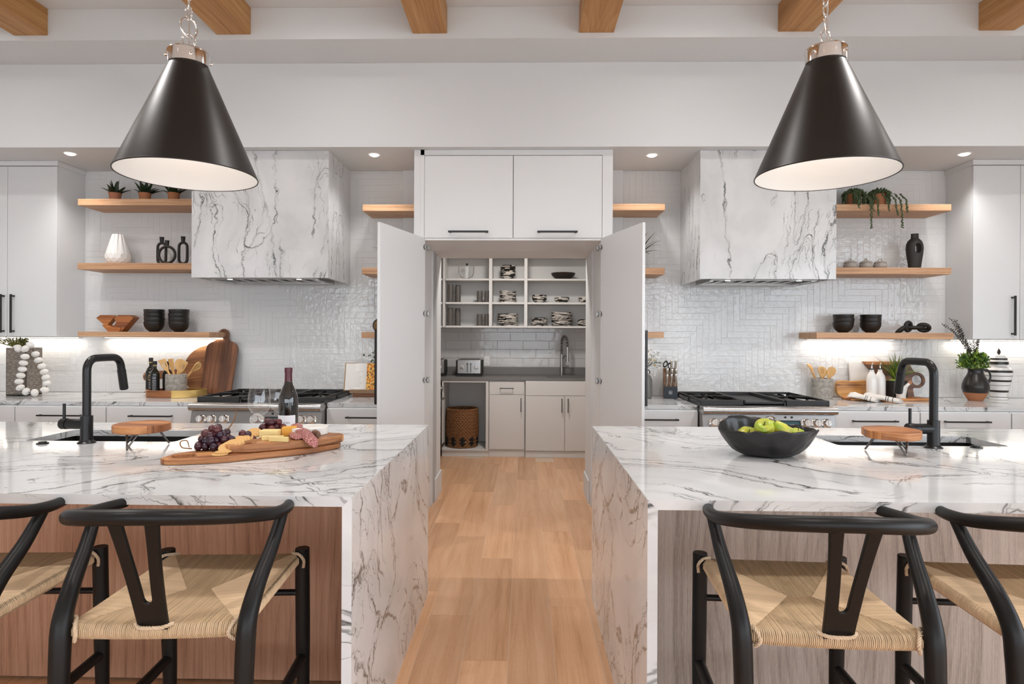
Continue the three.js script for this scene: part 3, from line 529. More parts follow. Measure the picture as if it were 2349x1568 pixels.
// islands
function island(s, xi, xo, sink, panelMat, mat, lab) {
  // xi: outer face of the waterfall end; xo: far end outside the picture
  const a = Math.min(xi, xo), b = Math.max(xi, xo), z0 = -3.275, z1 = -1.812, top = 0.915, th = 0.03;
  const base = thing('island_cabinet', lab.base, 'cabinet', [0, 0, 0]);
  const ia = s < 0 ? a : xi + th + 0.001, ib = s < 0 ? xi - th - 0.001 : b;
  mesh('carcass', mg([bb(ia, sink[0] - 0.05, 0.09, top - th, -3.22, -2.45), bb(sink[1] + 0.05, ib, 0.09, top - th, -3.22, -2.45), bb(sink[0] - 0.05, sink[1] + 0.05, 0.09, 0.62, -3.22, -2.45), bb(sink[0] - 0.05, sink[1] + 0.05, 0.62, top - th, -2.53, -2.45), bb(sink[0] - 0.05, sink[1] + 0.05, 0.62, top - th, -3.22, -3.16)]), M.cabinet, base);
  mesh('wood_panel', muv(bb(ia, ib, 0.012, top - th, -2.45, -2.43, 0.001), 'y', s < 0 ? 0.1 : 0.6, 0.3), panelMat, base, 'vertical-grain oak panel');
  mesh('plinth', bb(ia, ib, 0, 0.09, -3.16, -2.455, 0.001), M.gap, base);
  const wt = thing('island_worktop', lab.top, 'countertop', [0, 0, 0]);
  // mitred corner: the top and the end meet along a 45 degree joint
  const xc = s < 0 ? xi - th : xi + th, ta = s < 0 ? a : xc, tb = s < 0 ? xc : b, prism = (pts) => { const g = new THREE.ExtrudeGeometry(shapeOf(pts), { depth: z1 - z0, bevelEnabled: false }); return flat(g.translate(0, 0, z0)); }, e = 0.0012 * -s;
  const shp = shapeOf([[ta, -z1], [tb, -z1], [tb, -z0], [ta, -z0]]); shp.holes.push(roundRect(sink[0], sink[1], -sink[3], -sink[2], 0.02, new THREE.Path()));
  mesh('slab', muv(mg([ext(shp, th, 0).rotateX(-Math.PI / 2).translate(0, top - th, 0), prism([[xc, top - th], [xi - e, top - 0.0008], [xi - 2 * e, top], [xc, top]])]), 'x', s < 0 ? -0.05 : 2.1, s < 0 ? 3.22 : 5.2), mat, wt);
  mesh('waterfall_end', muv(prism([[xc, 0], [xi, 0], [xi, top - 0.0018], [xi - e * 0.9, top - 0.0009], [xc, top - th - 0.0002]]), 'z', s < 0 ? 3.35 : 5.2, s < 0 ? -0.25 : 0.9), M.marbleSide, wt);
  const [sx0, sx1, sz0, sz1] = sink, y0 = 0.665, y1 = top - th - 0.001, w = 0.012;
  const sk = thing('sink', lab.sink, 'sink', [(sx0 + sx1) / 2, y0, (sz0 + sz1) / 2]), hw = (sx1 - sx0) / 2 + 0.006, hd = (sz1 - sz0) / 2 + 0.006, hh = y1 - y0;
  mesh('basin', mg([bb(-hw - w, hw + w, 0, w, -hd - w, hd + w, 0.003), bb(-hw - w, -hw, 0, hh, -hd - w, hd + w, 0.003), bb(hw, hw + w, 0, hh, -hd - w, hd + w, 0.003), bb(-hw, hw, 0, hh, -hd - w, -hd, 0.003), bb(-hw, hw, 0, hh, hd, hd + w, 0.003)]), M.composite, sk);
  mesh('drain', lathe([[0.045, w], [0.043, w + 0.003], [0.02, w + 0.001], [0, w + 0.001]], 28), M.darkSteel, sk);
}
island(-1, -0.511, -4.1, [-2.25, -1.565, -3.02, -2.705], M.panelWarmLit, M.marbleTop, { base: 'brown oak panelled island base with warm light in its colour, behind the wine side stools', top: 'white veined marble island top and waterfall end carrying the wine and cheese', sink: 'black undermount sink beside the island wine and cheese board' });
island(1, 0.368, 4.1, [1.405, 2.16, -3.02, -2.752], M.panelCoolLit, M.marbleTop, { base: 'limed oak panelled island base with cool light in its colour, behind the fruit side stools', top: 'white veined marble island top and waterfall end carrying the apple bowl', sink: 'black undermount sink beside the island bowl of apples' });

// faucets, air switches
function faucet(x, z, lean, label) {
  const t = thing('faucet', label, 'faucet', [x, 0.915, z], 0, 'matt black island faucets');
  mesh('base_flange', lathe([[0.036, 0], [0.036, 0.003], [0.028, 0.009], [0.0255, 0.014], [0, 0.014]], 32), M.blackFaucet, t);
  mesh('body', mg([cyl(0.0245, 0.0245, 0.108, 28).translate(0, 0.066, 0), cyl(0.0225, 0.0225, 0.075, 28).rotateZ(Math.PI / 2).translate(-0.05, 0.083, 0)]), M.blackFaucet, t);
  mesh('valve_cap', mg([lathe([[0.024, 0], [0.024, 0.026], [0.022, 0.029], [0, 0.029]], 28).rotateZ(Math.PI / 2).translate(-0.09, 0.083, 0)]), M.blackFaucet, t);
  mesh('lever', rod([-0.106, 0.1, 0], [-0.106, 0.172, 0], 0.0062, 0.0062, 14), M.blackFaucet, t);
  // riser, squared-off bend and a spout that slopes down
  const q = 0.052, top = 0.372, pts = [], reach = -0.205;
  pts.push(V3(0, 0.118, 0), V3(0, 0.2, 0), V3(0, top - q, 0)); for (let i = 1; i <= 6; i++) { const a = i / 6 * Math.PI / 2; pts.push(V3(0, top - q + Math.sin(a) * q, -(1 - Math.cos(a)) * q)); }
  for (let i = 0; i <= 6; i++) { const a = i / 6 * (Math.PI / 2 - 0.2); pts.push(V3(0, top - q + Math.cos(a) * q, reach + q * 0.9 - Math.sin(a) * q)); }
  const last = pts[pts.length - 1], dir = V3(0, -1, -0.2).normalize(); pts.push(last.clone().addScaledVector(dir, 0.02));
  mesh('spout', sweep(pts.map((p) => p.toArray()), 0.0168, 70, 20, false, false), M.blackFaucet, t);
  const e = pts[pts.length - 1], f = e.clone().addScaledVector(dir, 0.093);
  mesh('spray_head', mg([rod(e.toArray(), f.toArray(), 0.0186, 0.0186, 24), rod(f.toArray(), f.clone().addScaledVector(dir, 0.004).toArray(), 0.0186, 0.015, 24)]), M.blackFaucet, t);
  t.rotation.y = lean; return t;
}
faucet(-1.932, -2.662, -0.06, 'black bent faucet with side lever at the sink on the wine side');
faucet(1.796, -2.71, 0.06, 'black bent faucet with side lever at the sink on the fruit side');
for (const [x, z, l] of [[-2.104, -2.63, 'small black push button in the marble beside the wine side faucet'], [1.985, -2.715, 'small black push button in the marble beside the fruit side faucet']]) { const m = thing('sink_button', l, 'button', [x, 0.915, z]); mesh('ring', lathe([[0.024, 0], [0.023, 0.005], [0.016, 0.006]], 28), M.blackFaucet, m); mesh('push_cap', lathe([[0.0155, 0], [0.0155, 0.009], [0.013, 0.0105], [0, 0.0105]], 28), M.blackFaucet, m); }

// pendants
function pendant(x, z, label) {
  const yb = 2.05, t = thing('pendant_lamp', label, 'lamp', [x, yb, z], 0, 'cone pendants over the islands'), r1 = 0.267, r0 = 0.0735, h = 0.462;
  mesh('shade', lathe([[r1 - 0.002, 0.002], [r1 + 0.002, 0], [r1 + 0.003, 0.004], [r1, 0.01], [r0, h], [r0 - 0.004, h + 0.006]], 96), M.bronze, t);
  mesh('shade_lining', lathe([[r0 - 0.008, h - 0.002], [r1 - 0.006, 0.008], [r1 - 0.002, 0.002]], 96), M.shadeInside, t, 'glossy white lining');
  const cap = mesh('cap', lathe([[r0 + 0.002, h - 0.008], [r0 + 0.007, h - 0.006], [r0 + 0.0075, h + 0.045], [r0 + 0.004, h + 0.052], [0.03, h + 0.058], [0.026, h + 0.066], [0.012, h + 0.074], [0, h + 0.074]], 64), M.chrome, t);
  for (let i = 0; i < 4; i++) { const a = 0.6 + i * Math.PI / 2; mesh('screw', mg([lathe([[0.007, 0], [0.0075, 0.006], [0.005, 0.01], [0, 0.01]], 14)]).rotateX(Math.PI / 2).translate(0, h + 0.022, r0 + 0.007).rotateY(a), M.chrome, cap); }
  const ring = (ry, rx, th) => new THREE.TorusGeometry(1, th / rx, 10, 28).scale(rx, ry, rx);
  mesh('loop', ring(0.028, 0.024, 0.0042).rotateY(0.3).translate(0, h + 0.098, 0), M.chrome, t);
  const chain = mesh('chain', ring(0.001, 0.001, 0.0002), M.chrome, t); chain.geometry = ring(0.04, 0.034, 0.0042).rotateY(1.0).translate(0, h + 0.152, 0);
  const link = ring(0.026, 0.012, 0.0028); const n = 21, y0 = h + 0.213;
  for (let i = 0; i < n; i++) { const l = mesh('link', link, M.chrome, chain); l.position.y = y0 + i * 0.041; l.rotation.y = (i % 2) * Math.PI / 2 + 0.35; if (y0 + yb + i * 0.041 > CEIL - 0.05) break; }
  mesh('cord', rod([0.004, h + 0.06, 0.004], [0.006, CEIL - yb - 0.01, 0.004], 0.0028, 0.0028, 8), M.chrome, t);
  mesh('ceiling_plate', lathe([[0.06, CEIL - yb - 0.001], [0.06, CEIL - yb - 0.015], [0.02, CEIL - yb - 0.03], [0, CEIL - yb - 0.03]], 32), M.chrome, t);
  mesh('bulb', new THREE.SphereGeometry(0.04, 24, 16).translate(0, 0.27, 0), M.bulbOn, t); mesh('socket', cyl(0.018, 0.02, 0.16, 16).translate(0, 0.38, 0), M.white, t);
  const p = new THREE.PointLight(new THREE.Color().setRGB(1, 0.975, 0.95), POWER.pendant); p.position.set(0, 0.27, 0); p.shadow.radius = 1.8; p.castShadow = true; p.name = 'pendant_glow'; t.add(p);
}
pendant(-1.393, -2.5, 'dark bronze cone pendant lamp over the wine and cheese');
pendant(1.218, -2.5, 'dark bronze cone pendant lamp over the bowl of apples');

// ---------------------------------------------------------------- counter stools
function makeStool(label) {
  const t = thing('counter_stool', label, 'stool', [0, 0, 0], 0, 'black wishbone counter stools with woven seats');
  const dark = M.blackWood;
  // bent top rail: back at z = +0.375, arms running forward and a little down
  const half = [[0.247, 0.888, -0.035], [0.263, 0.893, 0.05], [0.262, 0.903, 0.135], [0.234, 0.925, 0.235], [0.168, 0.946, 0.318], [0.086, 0.958, 0.36]];
  const rail = [...half.map(([x, y, z]) => [-x, y, z]), [0, 0.963, 0.374], ...half.slice().reverse()];
  mesh('top_rail', sweep(rail, (u) => 0.0152 + 0.0042 * Math.pow(Math.sin(u * Math.PI), 0.8), 84, 20), dark, t);
  // Y-shaped back splat, leaning back
  {
    const s = new THREE.Shape(); const w0 = 0.037, y0 = 0, y1 = 0.086, y2 = 0.315;
    s.moveTo(-w0, y0); s.lineTo(w0, y0); s.bezierCurveTo(w0 + 0.004, 0.1, w0 + 0.008, 0.2, 0.062, y2); s.lineTo(0.027, y2); s.bezierCurveTo(0.022, 0.22, 0.013, 0.15, 0.011, y1 + 0.008); s.quadraticCurveTo(0.008, y1 - 0.004, 0, y1 - 0.004);
    s.quadraticCurveTo(-0.008, y1 - 0.004, -0.011, y1 + 0.008); s.bezierCurveTo(-0.013, 0.15, -0.022, 0.22, -0.027, y2); s.lineTo(-0.062, y2); s.bezierCurveTo(-w0 - 0.008, 0.2, -w0 - 0.004, 0.1, -w0, y0);
    const g = ext(s, 0.013, 0.003, 16), p = g.attributes.position;
    for (let i = 0; i < p.count; i++) { const y = p.getY(i), z = p.getZ(i), b = y / 0.315; p.setXYZ(i, p.getX(i), 0.642 + y * 0.985, 0.262 + z + 0.098 * b - 0.006); }
    g.computeVertexNormals(); mesh('back_splat', g, dark, t);
  }
  for (const s of [-1, 1]) {
    mesh('back_leg', sweep([[s * 0.226, 0.004, 0.305], [s * 0.228, 0.3, 0.285], [s * 0.231, 0.6, 0.268], [s * 0.233, 0.665, 0.258], [s * 0.24, 0.735, 0.213], [s * 0.252, 0.81, 0.14], [s * 0.261, 0.885, 0.082]], (u) => u < 0.66 ? lerp(0.0195, 0.0245, u / 0.66) : lerp(0.0245, 0.0158, (u - 0.66) / 0.34), 60, 18), dark, t);
    mesh('front_leg', mg([sweep([[s * 0.222, 0.002, -0.262], [s * 0.223, 0.35, -0.25], [s * 0.2235, 0.672, -0.238]], (u) => lerp(0.018, 0.0238, smooth(0, 0.6, u)), 24, 18, false, false), cyl(0.0225, 0.0238, 0.003, 18).translate(s * 0.2235, 0.6735, -0.238), cyl(0.018, 0.018, 0.003, 18).translate(s * 0.222, 0.0015, -0.262)]), dark, t);
    mesh('stretcher', rod([s * 0.2225, 0.305, -0.25], [s * 0.228, 0.3, 0.285], 0.0165, 0.0165, 16), dark, t);
  }
  mesh('stretcher', rod([-0.223, 0.523, -0.243], [0.223, 0.523, -0.243], 0.0105, 0.0105, 14), dark, t);
  mesh('foot_rail', cbox(0.44, 0.045, 0.022, 0, 0.15, -0.256, 0.006, 2), dark, t);
  mesh('stretcher', rod([-0.227, 0.4, 0.279], [0.227, 0.4, 0.279], 0.012, 0.012, 14), dark, t);
  // seat: cords laid from each rail to the diagonals, each wrapped over its rail
  const Xb = 0.208, Xf = 0.203, Zb = 0.255, Zf = -0.238, yT = 0.655, r = 0.00245, cz = 0.02, cw = 0.035, list = [], rr = rng(90);
  const cols = [];
  const strand = (pts, tone) => {
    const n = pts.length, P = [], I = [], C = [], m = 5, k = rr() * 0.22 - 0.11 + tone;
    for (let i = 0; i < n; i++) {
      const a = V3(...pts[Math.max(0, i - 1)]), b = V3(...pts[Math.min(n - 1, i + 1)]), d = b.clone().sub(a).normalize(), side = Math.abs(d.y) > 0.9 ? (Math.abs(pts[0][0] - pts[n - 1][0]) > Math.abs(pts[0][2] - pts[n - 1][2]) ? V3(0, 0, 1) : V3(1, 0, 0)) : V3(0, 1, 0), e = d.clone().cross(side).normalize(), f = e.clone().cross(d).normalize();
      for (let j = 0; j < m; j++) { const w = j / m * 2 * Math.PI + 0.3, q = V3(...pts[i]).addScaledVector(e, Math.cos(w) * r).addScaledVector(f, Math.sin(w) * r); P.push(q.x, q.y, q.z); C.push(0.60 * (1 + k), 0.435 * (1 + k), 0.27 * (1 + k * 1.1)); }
    }
    for (let i = 0; i < n - 1; i++) for (let j = 0; j < m; j++) { const a = i * m + j, b = i * m + (j + 1) % m; I.push(a, a + m, b, b, a + m, b + m); }
    const g = new THREE.BufferGeometry(); g.setAttribute('position', new THREE.Float32BufferAttribute(P, 3)); g.setAttribute('color', new THREE.Float32BufferAttribute(C, 3)); g.setAttribute('uv', new THREE.Float32BufferAttribute(new Float32Array(P.length / 3 * 2), 2)); g.setIndex(I); g.computeVertexNormals(); list.push(flat(g));
  };
  const sag = (x, z) => -0.010 * (1 - Math.min(1, (x / 0.2) ** 2)) * (1 - Math.min(1, ((z - 0.01) / 0.24) ** 2));
  const nX = 84, nZ = 98;
  for (let i = 0; i < nX; i++) {
    const u = (i + 0.5) / nX * 2 - 1, a = Math.abs(u);
    for (const s of [1, -1]) {                       // back (+z) and front (-z) fans
      const X = u * (s > 0 ? Xb : Xf), Z = s > 0 ? Zb : Zf, mid = a * (s > 0 ? Xb : Xf) < cw ? 0 : (a * (s > 0 ? Xb : Xf) - cw) / ((s > 0 ? Xb : Xf) - cw), zi = lerp(cz, Z - s * 0.006, mid), j = (rr() - 0.5) * 0.0012;
      const bow = s > 0 ? 0.009 * (1 - u * u) : 0;
      const pts = [[X, yT - 0.036, Z + bow - s * 0.004], [X, yT - 0.024, Z + bow + s * 0.006], [X + j, yT - 0.010, Z + bow + s * 0.006], [X + j, yT, Z + bow - s * 0.003]];
      if (Math.abs(Z - zi) > 0.012) pts.push([X + j, yT + 0.001 + sag(X, lerp(Z, zi, 0.5)), lerp(Z, zi, 0.5)]);
      pts.push([X, yT - 0.001 + sag(X, zi), zi]); strand(pts, -0.05);  // front and back cords darker: their dimmer light is in the colour
    }
  }
  for (let i = 0; i < nZ; i++) {
    const v = (i + 0.5) / nZ, z = lerp(Zf, Zb, v), X = lerp(Xf, Xb, v) + 0.006, q = z < cz ? (cz - z) / (cz - Zf) : (z - cz) / (Zb - cz), xi = lerp(cw, X - 0.01, q);
    for (const s of [1, -1]) {
      const j = (rr() - 0.5) * 0.0012, pts = [[s * (X - 0.002), yT - 0.036, z], [s * (X + 0.008), yT - 0.024, z], [s * (X + 0.008), yT - 0.009, z + j], [s * (X - 0.001), yT + 0.002, z + j]];
      if (X - xi > 0.012) pts.push([s * lerp(X, xi, 0.5), yT + 0.003 + sag(lerp(X, xi, 0.5), z), z + j]);
      pts.push([s * xi, yT + 0.0005 + sag(xi, z), z]); strand(pts, 0.13);  // side fans paler: the way they catch light is painted into the cords
    }
  }
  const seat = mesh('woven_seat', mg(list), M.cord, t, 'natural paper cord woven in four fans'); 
  mesh('seat_core', bb(-0.204, 0.204, yT - 0.034, yT - 0.013, Zf + 0.002, Zb - 0.002, 0.006), M.cordPlain, seat);
  // twisted cord ends at the corners and round the splat
  const wrap = []; const twist = (pts, closed = false) => { for (const o of [0, 1, 2]) { const c = new THREE.CatmullRomCurve3(pts.map((p) => V3(...p)), closed), P = []; const N = 40, f = c.computeFrenetFrames(N, closed); for (let i = 0; i <= N; i++) { const w = i / N * 2 * Math.PI * 5 + o * 2.094; P.push(c.getPointAt(i / N).addScaledVector(f.normals[i], Math.cos(w) * 0.0028).addScaledVector(f.binormals[i], Math.sin(w) * 0.0028).toArray()); } wrap.push(sweep(P, 0.0026, 60, 5, false, false)); } };
  for (const s of [-1, 1]) {
    twist([[s * 0.2, yT - 0.04, 0.262], [s * 0.19, yT - 0.02, 0.274], [s * 0.197, yT + 0.002, 0.262], [s * 0.212, yT + 0.008, 0.236], [s * 0.226, yT + 0.004, 0.218]]);
    twist([[s * 0.235, yT - 0.036, -0.21], [s * 0.237, yT - 0.01, -0.206], [s * 0.223, yT + 0.009, -0.205], [s * 0.2, yT + 0.009, -0.22], [s * 0.19, yT - 0.0, -0.248]]);
  }
  twist([[-0.047, yT + 0.004, 0.262], [-0.03, yT + 0.002, 0.28], [0, yT + 0.002, 0.285], [0.03, yT + 0.002, 0.28], [0.047, yT + 0.004, 0.262]]);
  mesh('cord_end', mg(wrap), M.cordPlain, seat);
  return t;
}
M.cordPlain = std(lin(0.62, 0.47, 0.32), 0.8);
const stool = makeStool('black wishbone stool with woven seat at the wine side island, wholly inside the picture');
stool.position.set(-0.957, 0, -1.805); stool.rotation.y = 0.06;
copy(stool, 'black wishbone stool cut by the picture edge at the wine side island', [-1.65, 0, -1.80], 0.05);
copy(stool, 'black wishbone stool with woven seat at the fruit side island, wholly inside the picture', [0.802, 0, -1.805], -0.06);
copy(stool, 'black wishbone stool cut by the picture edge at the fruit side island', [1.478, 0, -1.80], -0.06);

// ---------------------------------------------------------------- inside the pantry
{
  const wood = M.pantryWhite, zf = -7.22, zb = PBACK + 0.005;
  const t = thing('cubby_shelf_unit', 'white open cubby shelving with dishes on the pantry back wall', 'shelves', [0, 0, 0]);
  const ys = [1.508, 1.787, 2.067, 2.36], xs = [-1.40, -0.951, -0.398, 0.02, 0.86], th = 0.022;
  mesh('back_panel', bb(-1.41, 0.87, 1.5, 2.36, zb, zb + 0.008, 0), wood, t);
  for (const x of xs) mesh('divider', bb(x - (x === -0.398 || x === 0.02 ? 0.019 : 0.012), x + (x === -0.398 || x === 0.02 ? 0.019 : 0.012), 1.486, 2.38, zb + 0.008, zf), wood, t);
  for (const y of ys) for (let i = 0; i < 4; i++) mesh('shelf_board', bb(xs[i] + 0.0195, xs[i + 1] - 0.0195, y - th, y, zb + 0.008, zf - 0.001), wood, t);
  // base units
  const ct = thing('pantry_counter', 'grey stone pantry counter carrying the steel toaster', 'countertop', [0, 0, 0]), hole = [0.27, 1.0, -7.36, -7.03], gs = M.greyStone;
  const s = shapeOf([[-1.7, 6.99], [1.5, 6.99], [1.5, 7.545], [-1.7, 7.545]]); s.holes.push(new THREE.Path([[hole[0], -hole[3]], [hole[1], -hole[3]], [hole[1], -hole[2]], [hole[0], -hole[2]]].map((p) => new THREE.Vector2(...p))));
  mesh('slab', ext(s, 0.035, 0.002).rotateX(-Math.PI / 2).translate(0, 0.876, 0), gs, ct); mesh('upstand', bb(-1.7, 1.5, 0.9112, 1.003, -7.545, -7.525, 0.002), gs, ct);
  const sk = thing('pantry_sink', 'dark undermount sink in the grey pantry counter', 'sink', [0.635, 0.7, -7.195]); mesh('basin', mg([bb(-0.38, 0.38, 0, 0.01, -0.18, 0.18), bb(-0.38, -0.368, 0, 0.175, -0.18, 0.18), bb(0.368, 0.38, 0, 0.175, -0.18, 0.18), bb(-0.38, 0.38, 0, 0.175, -0.18, -0.168), bb(-0.38, 0.38, 0, 0.175, 0.168, 0.18)]), M.composite, sk); mesh('drain', lathe([[0.04, 0.012], [0.03, 0.01], [0, 0.01]], 20), M.chrome, sk);
  const n = thing('open_niche_cabinet', 'open white pantry base cabinet holding the woven basket', 'cabinet', [-0.67, 0, -7.27]);
  mesh('side', bb(-0.27, -0.252, 0.07, 0.874, -0.27, 0.27), wood, n); mesh('side', bb(0.235, 0.268, 0.07, 0.874, -0.27, 0.27), wood, n); mesh('bottom', bb(-0.252, 0.235, 0.07, 0.088, -0.27, 0.27), wood, n); mesh('back', bb(-0.252, 0.235, 0.088, 0.874, -0.27, -0.262), wood, n); mesh('top_rail', bb(-0.252, 0.235, 0.853, 0.874, 0.25, 0.27), wood, n); mesh('plinth', bb(-0.27, 0.268, 0, 0.07, -0.2, 0.255), wood, n);
  const d = thing('drawer_cabinet', 'white pantry base cabinet with one drawer over one door', 'cabinet', [-0.196, 0, -7.27]);
  mesh('carcass', bb(-0.204, 0.21, 0.07, 0.874, -0.27, 0.25), wood, d); mesh('plinth', bb(-0.204, 0.21, 0, 0.07, -0.2, 0.255), wood, d);
  const dr = mesh('drawer', bb(-0.198, 0.203, 0.718, 0.866, 0.251, 0.27), wood, d); pull(dr, 0.0, 0.79, 0.27, 0.16, false, 0.009); const do1 = mesh('door', bb(-0.198, 0.203, 0.09, 0.713, 0.251, 0.27), wood, d); pull(do1, 0.165, 0.6, 0.27, 0.16, true, 0.009);
  const k = thing('sink_cabinet', 'white pantry sink cabinet with two doors under the spring faucet', 'cabinet', [0.47, 0, -7.25]);
  mesh('carcass', mg([bb(-0.45, 0.45, 0.07, 0.66, -0.27, 0.26), bb(-0.45, 0.45, 0.66, 0.874, 0.23, 0.26), bb(-0.45, -0.43, 0.66, 0.874, -0.27, 0.23)]), wood, k); mesh('plinth', bb(-0.45, 0.45, 0, 0.07, -0.2, 0.265), wood, k);
  mesh('false_front', bb(-0.444, 0.444, 0.712, 0.868, 0.261, 0.28), wood, k); for (const [a, b, hx] of [[-0.444, -0.002, -0.035], [0.002, 0.444, 0.035]]) { const m = mesh('door', bb(a, b, 0.082, 0.707, 0.261, 0.28), wood, k); pull(m, hx, 0.6, 0.28, 0.16, true, 0.009); }
  // appliance that just shows past the jamb
  const a = thing('pantry_oven', 'dark oven with chrome handle just showing past the pantry jamb', 'oven', [-1.25, 0, -6.65]);
  mesh('body', bb(-0.42, 0.29, 0.02, 0.87, -0.3, 0.3, 0.004), M.iron, a); mesh('door', bb(0.2905, 0.315, 0.2, 0.66, -0.27, 0.27, 0.004), M.bottleGlass, a); mesh('handle', rod([0.352, 0.69, -0.27], [0.352, 0.69, 0.27], 0.011), M.chrome, a); for (const z of [-0.2, 0, 0.2]) mesh('knob', cyl(0.03, 0.03, 0.05, 20).rotateZ(Math.PI / 2).translate(0.315, 0.79, z), M.chrome, a); mesh('handle', rod([0.35, 0.17, -0.27], [0.35, 0.17, 0.27], 0.011), M.darkSteel, a);
  // pantry ceiling lamp, the source of the gloss on the subway tile
  const cl = thing('ceiling_light', 'flush ceiling light inside the pantry, hidden by the opening head', 'light', [-0.1, 2.75, -5.95]);
  mesh('rim', lathe([[0.16, 0], [0.165, -0.02], [0.15, -0.03]], 40), M.white, cl); mesh('diffuser', lathe([[0.15, -0.028], [0.1, -0.04], [0, -0.045]], 40), M.lampOn, cl);
  const pl = new THREE.RectAreaLight(new THREE.Color().setRGB(1, 0.95, 0.9), POWER.pantry, 0.26, 0.26); pl.position.set(0, -0.05, 0); pl.rotation.x = -Math.PI / 2; pl.name = 'pantry_glow'; cl.add(pl);
}
// black-and-white striped stoneware
const stripes = (seed) => tex(256, 64, (u, v) => { const r = Math.floor(v * 5 + 0.35 * n2(Math.floor(u * 7) * 1.7 + seed, seed)), w = n2b(Math.floor(u * 9 + r * 0.6) * 2.3 + seed, r * 1.9 + seed * 3); return w > 0.02 ? hex('#d9d2c8') : hex('#191310'); }, { mirror: false });
const striped = [1, 2, 3, 4, 5, 6].map((s) => std(0xffffff, 0.35, { map: stripes(s * 5.3) }));
M.clayDark = std(lin(0.02, 0.014, 0.011), 0.4);
const ord = ['bottom', 'second from the bottom', 'third from the bottom', 'fourth from the bottom', 'fifth from the bottom', 'sixth from the bottom', 'seventh from the bottom', 'eighth from the bottom', 'ninth from the bottom'];
function stackOf(kind, x, y, z, r, h, step, n, where, group) {
  for (let i = 0; i < n; i++) {
    const top = i === n - 1 && n > 1, b = h, g = kind === 'striped_bowl' ? lathe([[0, 0.004], [r * 0.42, 0], [r * 0.5, 0.001], [r * 0.86, b * 0.42], [r * 0.985, b * 0.8], [r, b], [r * 0.95, b], [r * 0.8, b * 0.42], [r * 0.4, 0.012], [0, 0.012]], 36) : lathe([[0, 0.003], [r * 0.6, 0], [r * 0.96, 0.002], [r, b * 0.5], [r, b], [r * 0.94, b], [r * 0.6, 0.009], [0, 0.008]], 40);
    const m = mesh(kind, g, striped[(i * 2 + Math.round(Math.abs(x) * 9)) % 6]); m.position.set(x + rnd(-0.003, 0.003), y + i * step, z); m.rotation.y = R0() * 6;
    tag(m, (top ? 'topmost ' : ord[i] + ' ') + (kind === 'striped_bowl' ? 'striped bowl ' : 'striped plate ') + where, kind === 'striped_bowl' ? 'bowl' : 'plate', group);
  }
}
stackOf('striped_bowl', -0.197, 2.0675, -7.36, 0.092, 0.06, 0.0215, 6, 'in the top middle cubby', 'striped bowls in the top middle cubby');
stackOf('striped_plate', -0.197, 1.7875, -7.36, 0.1, 0.024, 0.0195, 7, 'in the middle cubby', 'striped plates in the middle cubby');
stackOf('striped_plate', -0.197, 1.5085, -7.36, 0.123, 0.024, 0.0205, 7, 'in the lowest middle cubby', 'striped plates in the lowest middle cubby');
stackOf('striped_bowl', 0.185, 1.7875, -7.36, 0.089, 0.055, 0.019, 3, 'of the stack beside the post, middle shelf', 'striped bowls on the middle pantry shelf');
stackOf('striped_bowl', 0.455, 1.7875, -7.36, 0.092, 0.05, 0.019, 2, 'of the stack under the brown bowl', 'striped bowls on the middle pantry shelf');
stackOf('striped_bowl', 0.74, 1.7875, -7.36, 0.092, 0.055, 0.019, 2, 'of the half hidden stack, middle shelf', 'striped bowls on the middle pantry shelf');
stackOf('striped_plate', 0.185, 1.5085, -7.36, 0.1, 0.024, 0.0195, 5, 'of the small stack, lowest shelf', 'striped plates on the lowest pantry shelf');
stackOf('striped_plate', 0.455, 1.5085, -7.36, 0.126, 0.024, 0.0205, 8, 'of the tall stack, lowest shelf', 'striped plates on the lowest pantry shelf');
stackOf('striped_plate', 0.745, 1.5085, -7.36, 0.1, 0.024, 0.0195, 4, 'of the half hidden stack, lowest shelf', 'striped plates on the lowest pantry shelf');
tag((() => { const m = mesh('serving_bowl', lathe([[0, 0.004], [0.06, 0], [0.085, 0.006], [0.135, 0.05], [0.147, 0.08], [0.141, 0.081], [0.125, 0.05], [0.07, 0.014], [0, 0.012]], 44), M.clayDark); m.position.set(0.47, 2.0675, -7.37); return m; })(), 'wide dark brown serving bowl on the top pantry shelf', 'bowl');
// smoky tumblers standing upside down on each other
{
  const g = lathe([[0.036, 0], [0.033, 0.05], [0.031, 0.098], [0.027, 0.104], [0, 0.104], [0, 0.1], [0.026, 0.1], [0.0285, 0.096], [0.031, 0.05], [0.034, 0]], 24), gs = lathe([[0.037, 0], [0.035, 0.04], [0.033, 0.078], [0.028, 0.084], [0, 0.084], [0, 0.08], [0.028, 0.08], [0.031, 0.076], [0.033, 0.04], [0.035, 0]], 24);
  for (const [sh, y] of [['middle', 1.7875], ['lowest', 1.5085]]) for (const [x, z, geo, n, st, w] of [[-0.885, -7.32, g, 3, 0.056, 'tall stack beside the left post'], [-0.8, -7.36, g, 3, 0.054, 'tall stack further from the post'], [-0.535, -7.34, gs, 2, 0.058, 'short stack further from the striped plates'], [-0.443, -7.35, gs, 2, 0.059, 'short stack next to the striped plates']])
    for (let i = 0; i < n; i++) { const m = mesh('tumbler', geo, M.smoke); m.position.set(x, y + i * st, z); tag(m, (i === 0 ? 'bottom' : i === n - 1 ? 'topmost' : 'middle') + ' smoky tumbler of the ' + w.replace('left post', 'pantry shelf post') + ', ' + sh + ' shelf', 'tumbler', 'smoky tumblers on the pantry shelves'); }
}
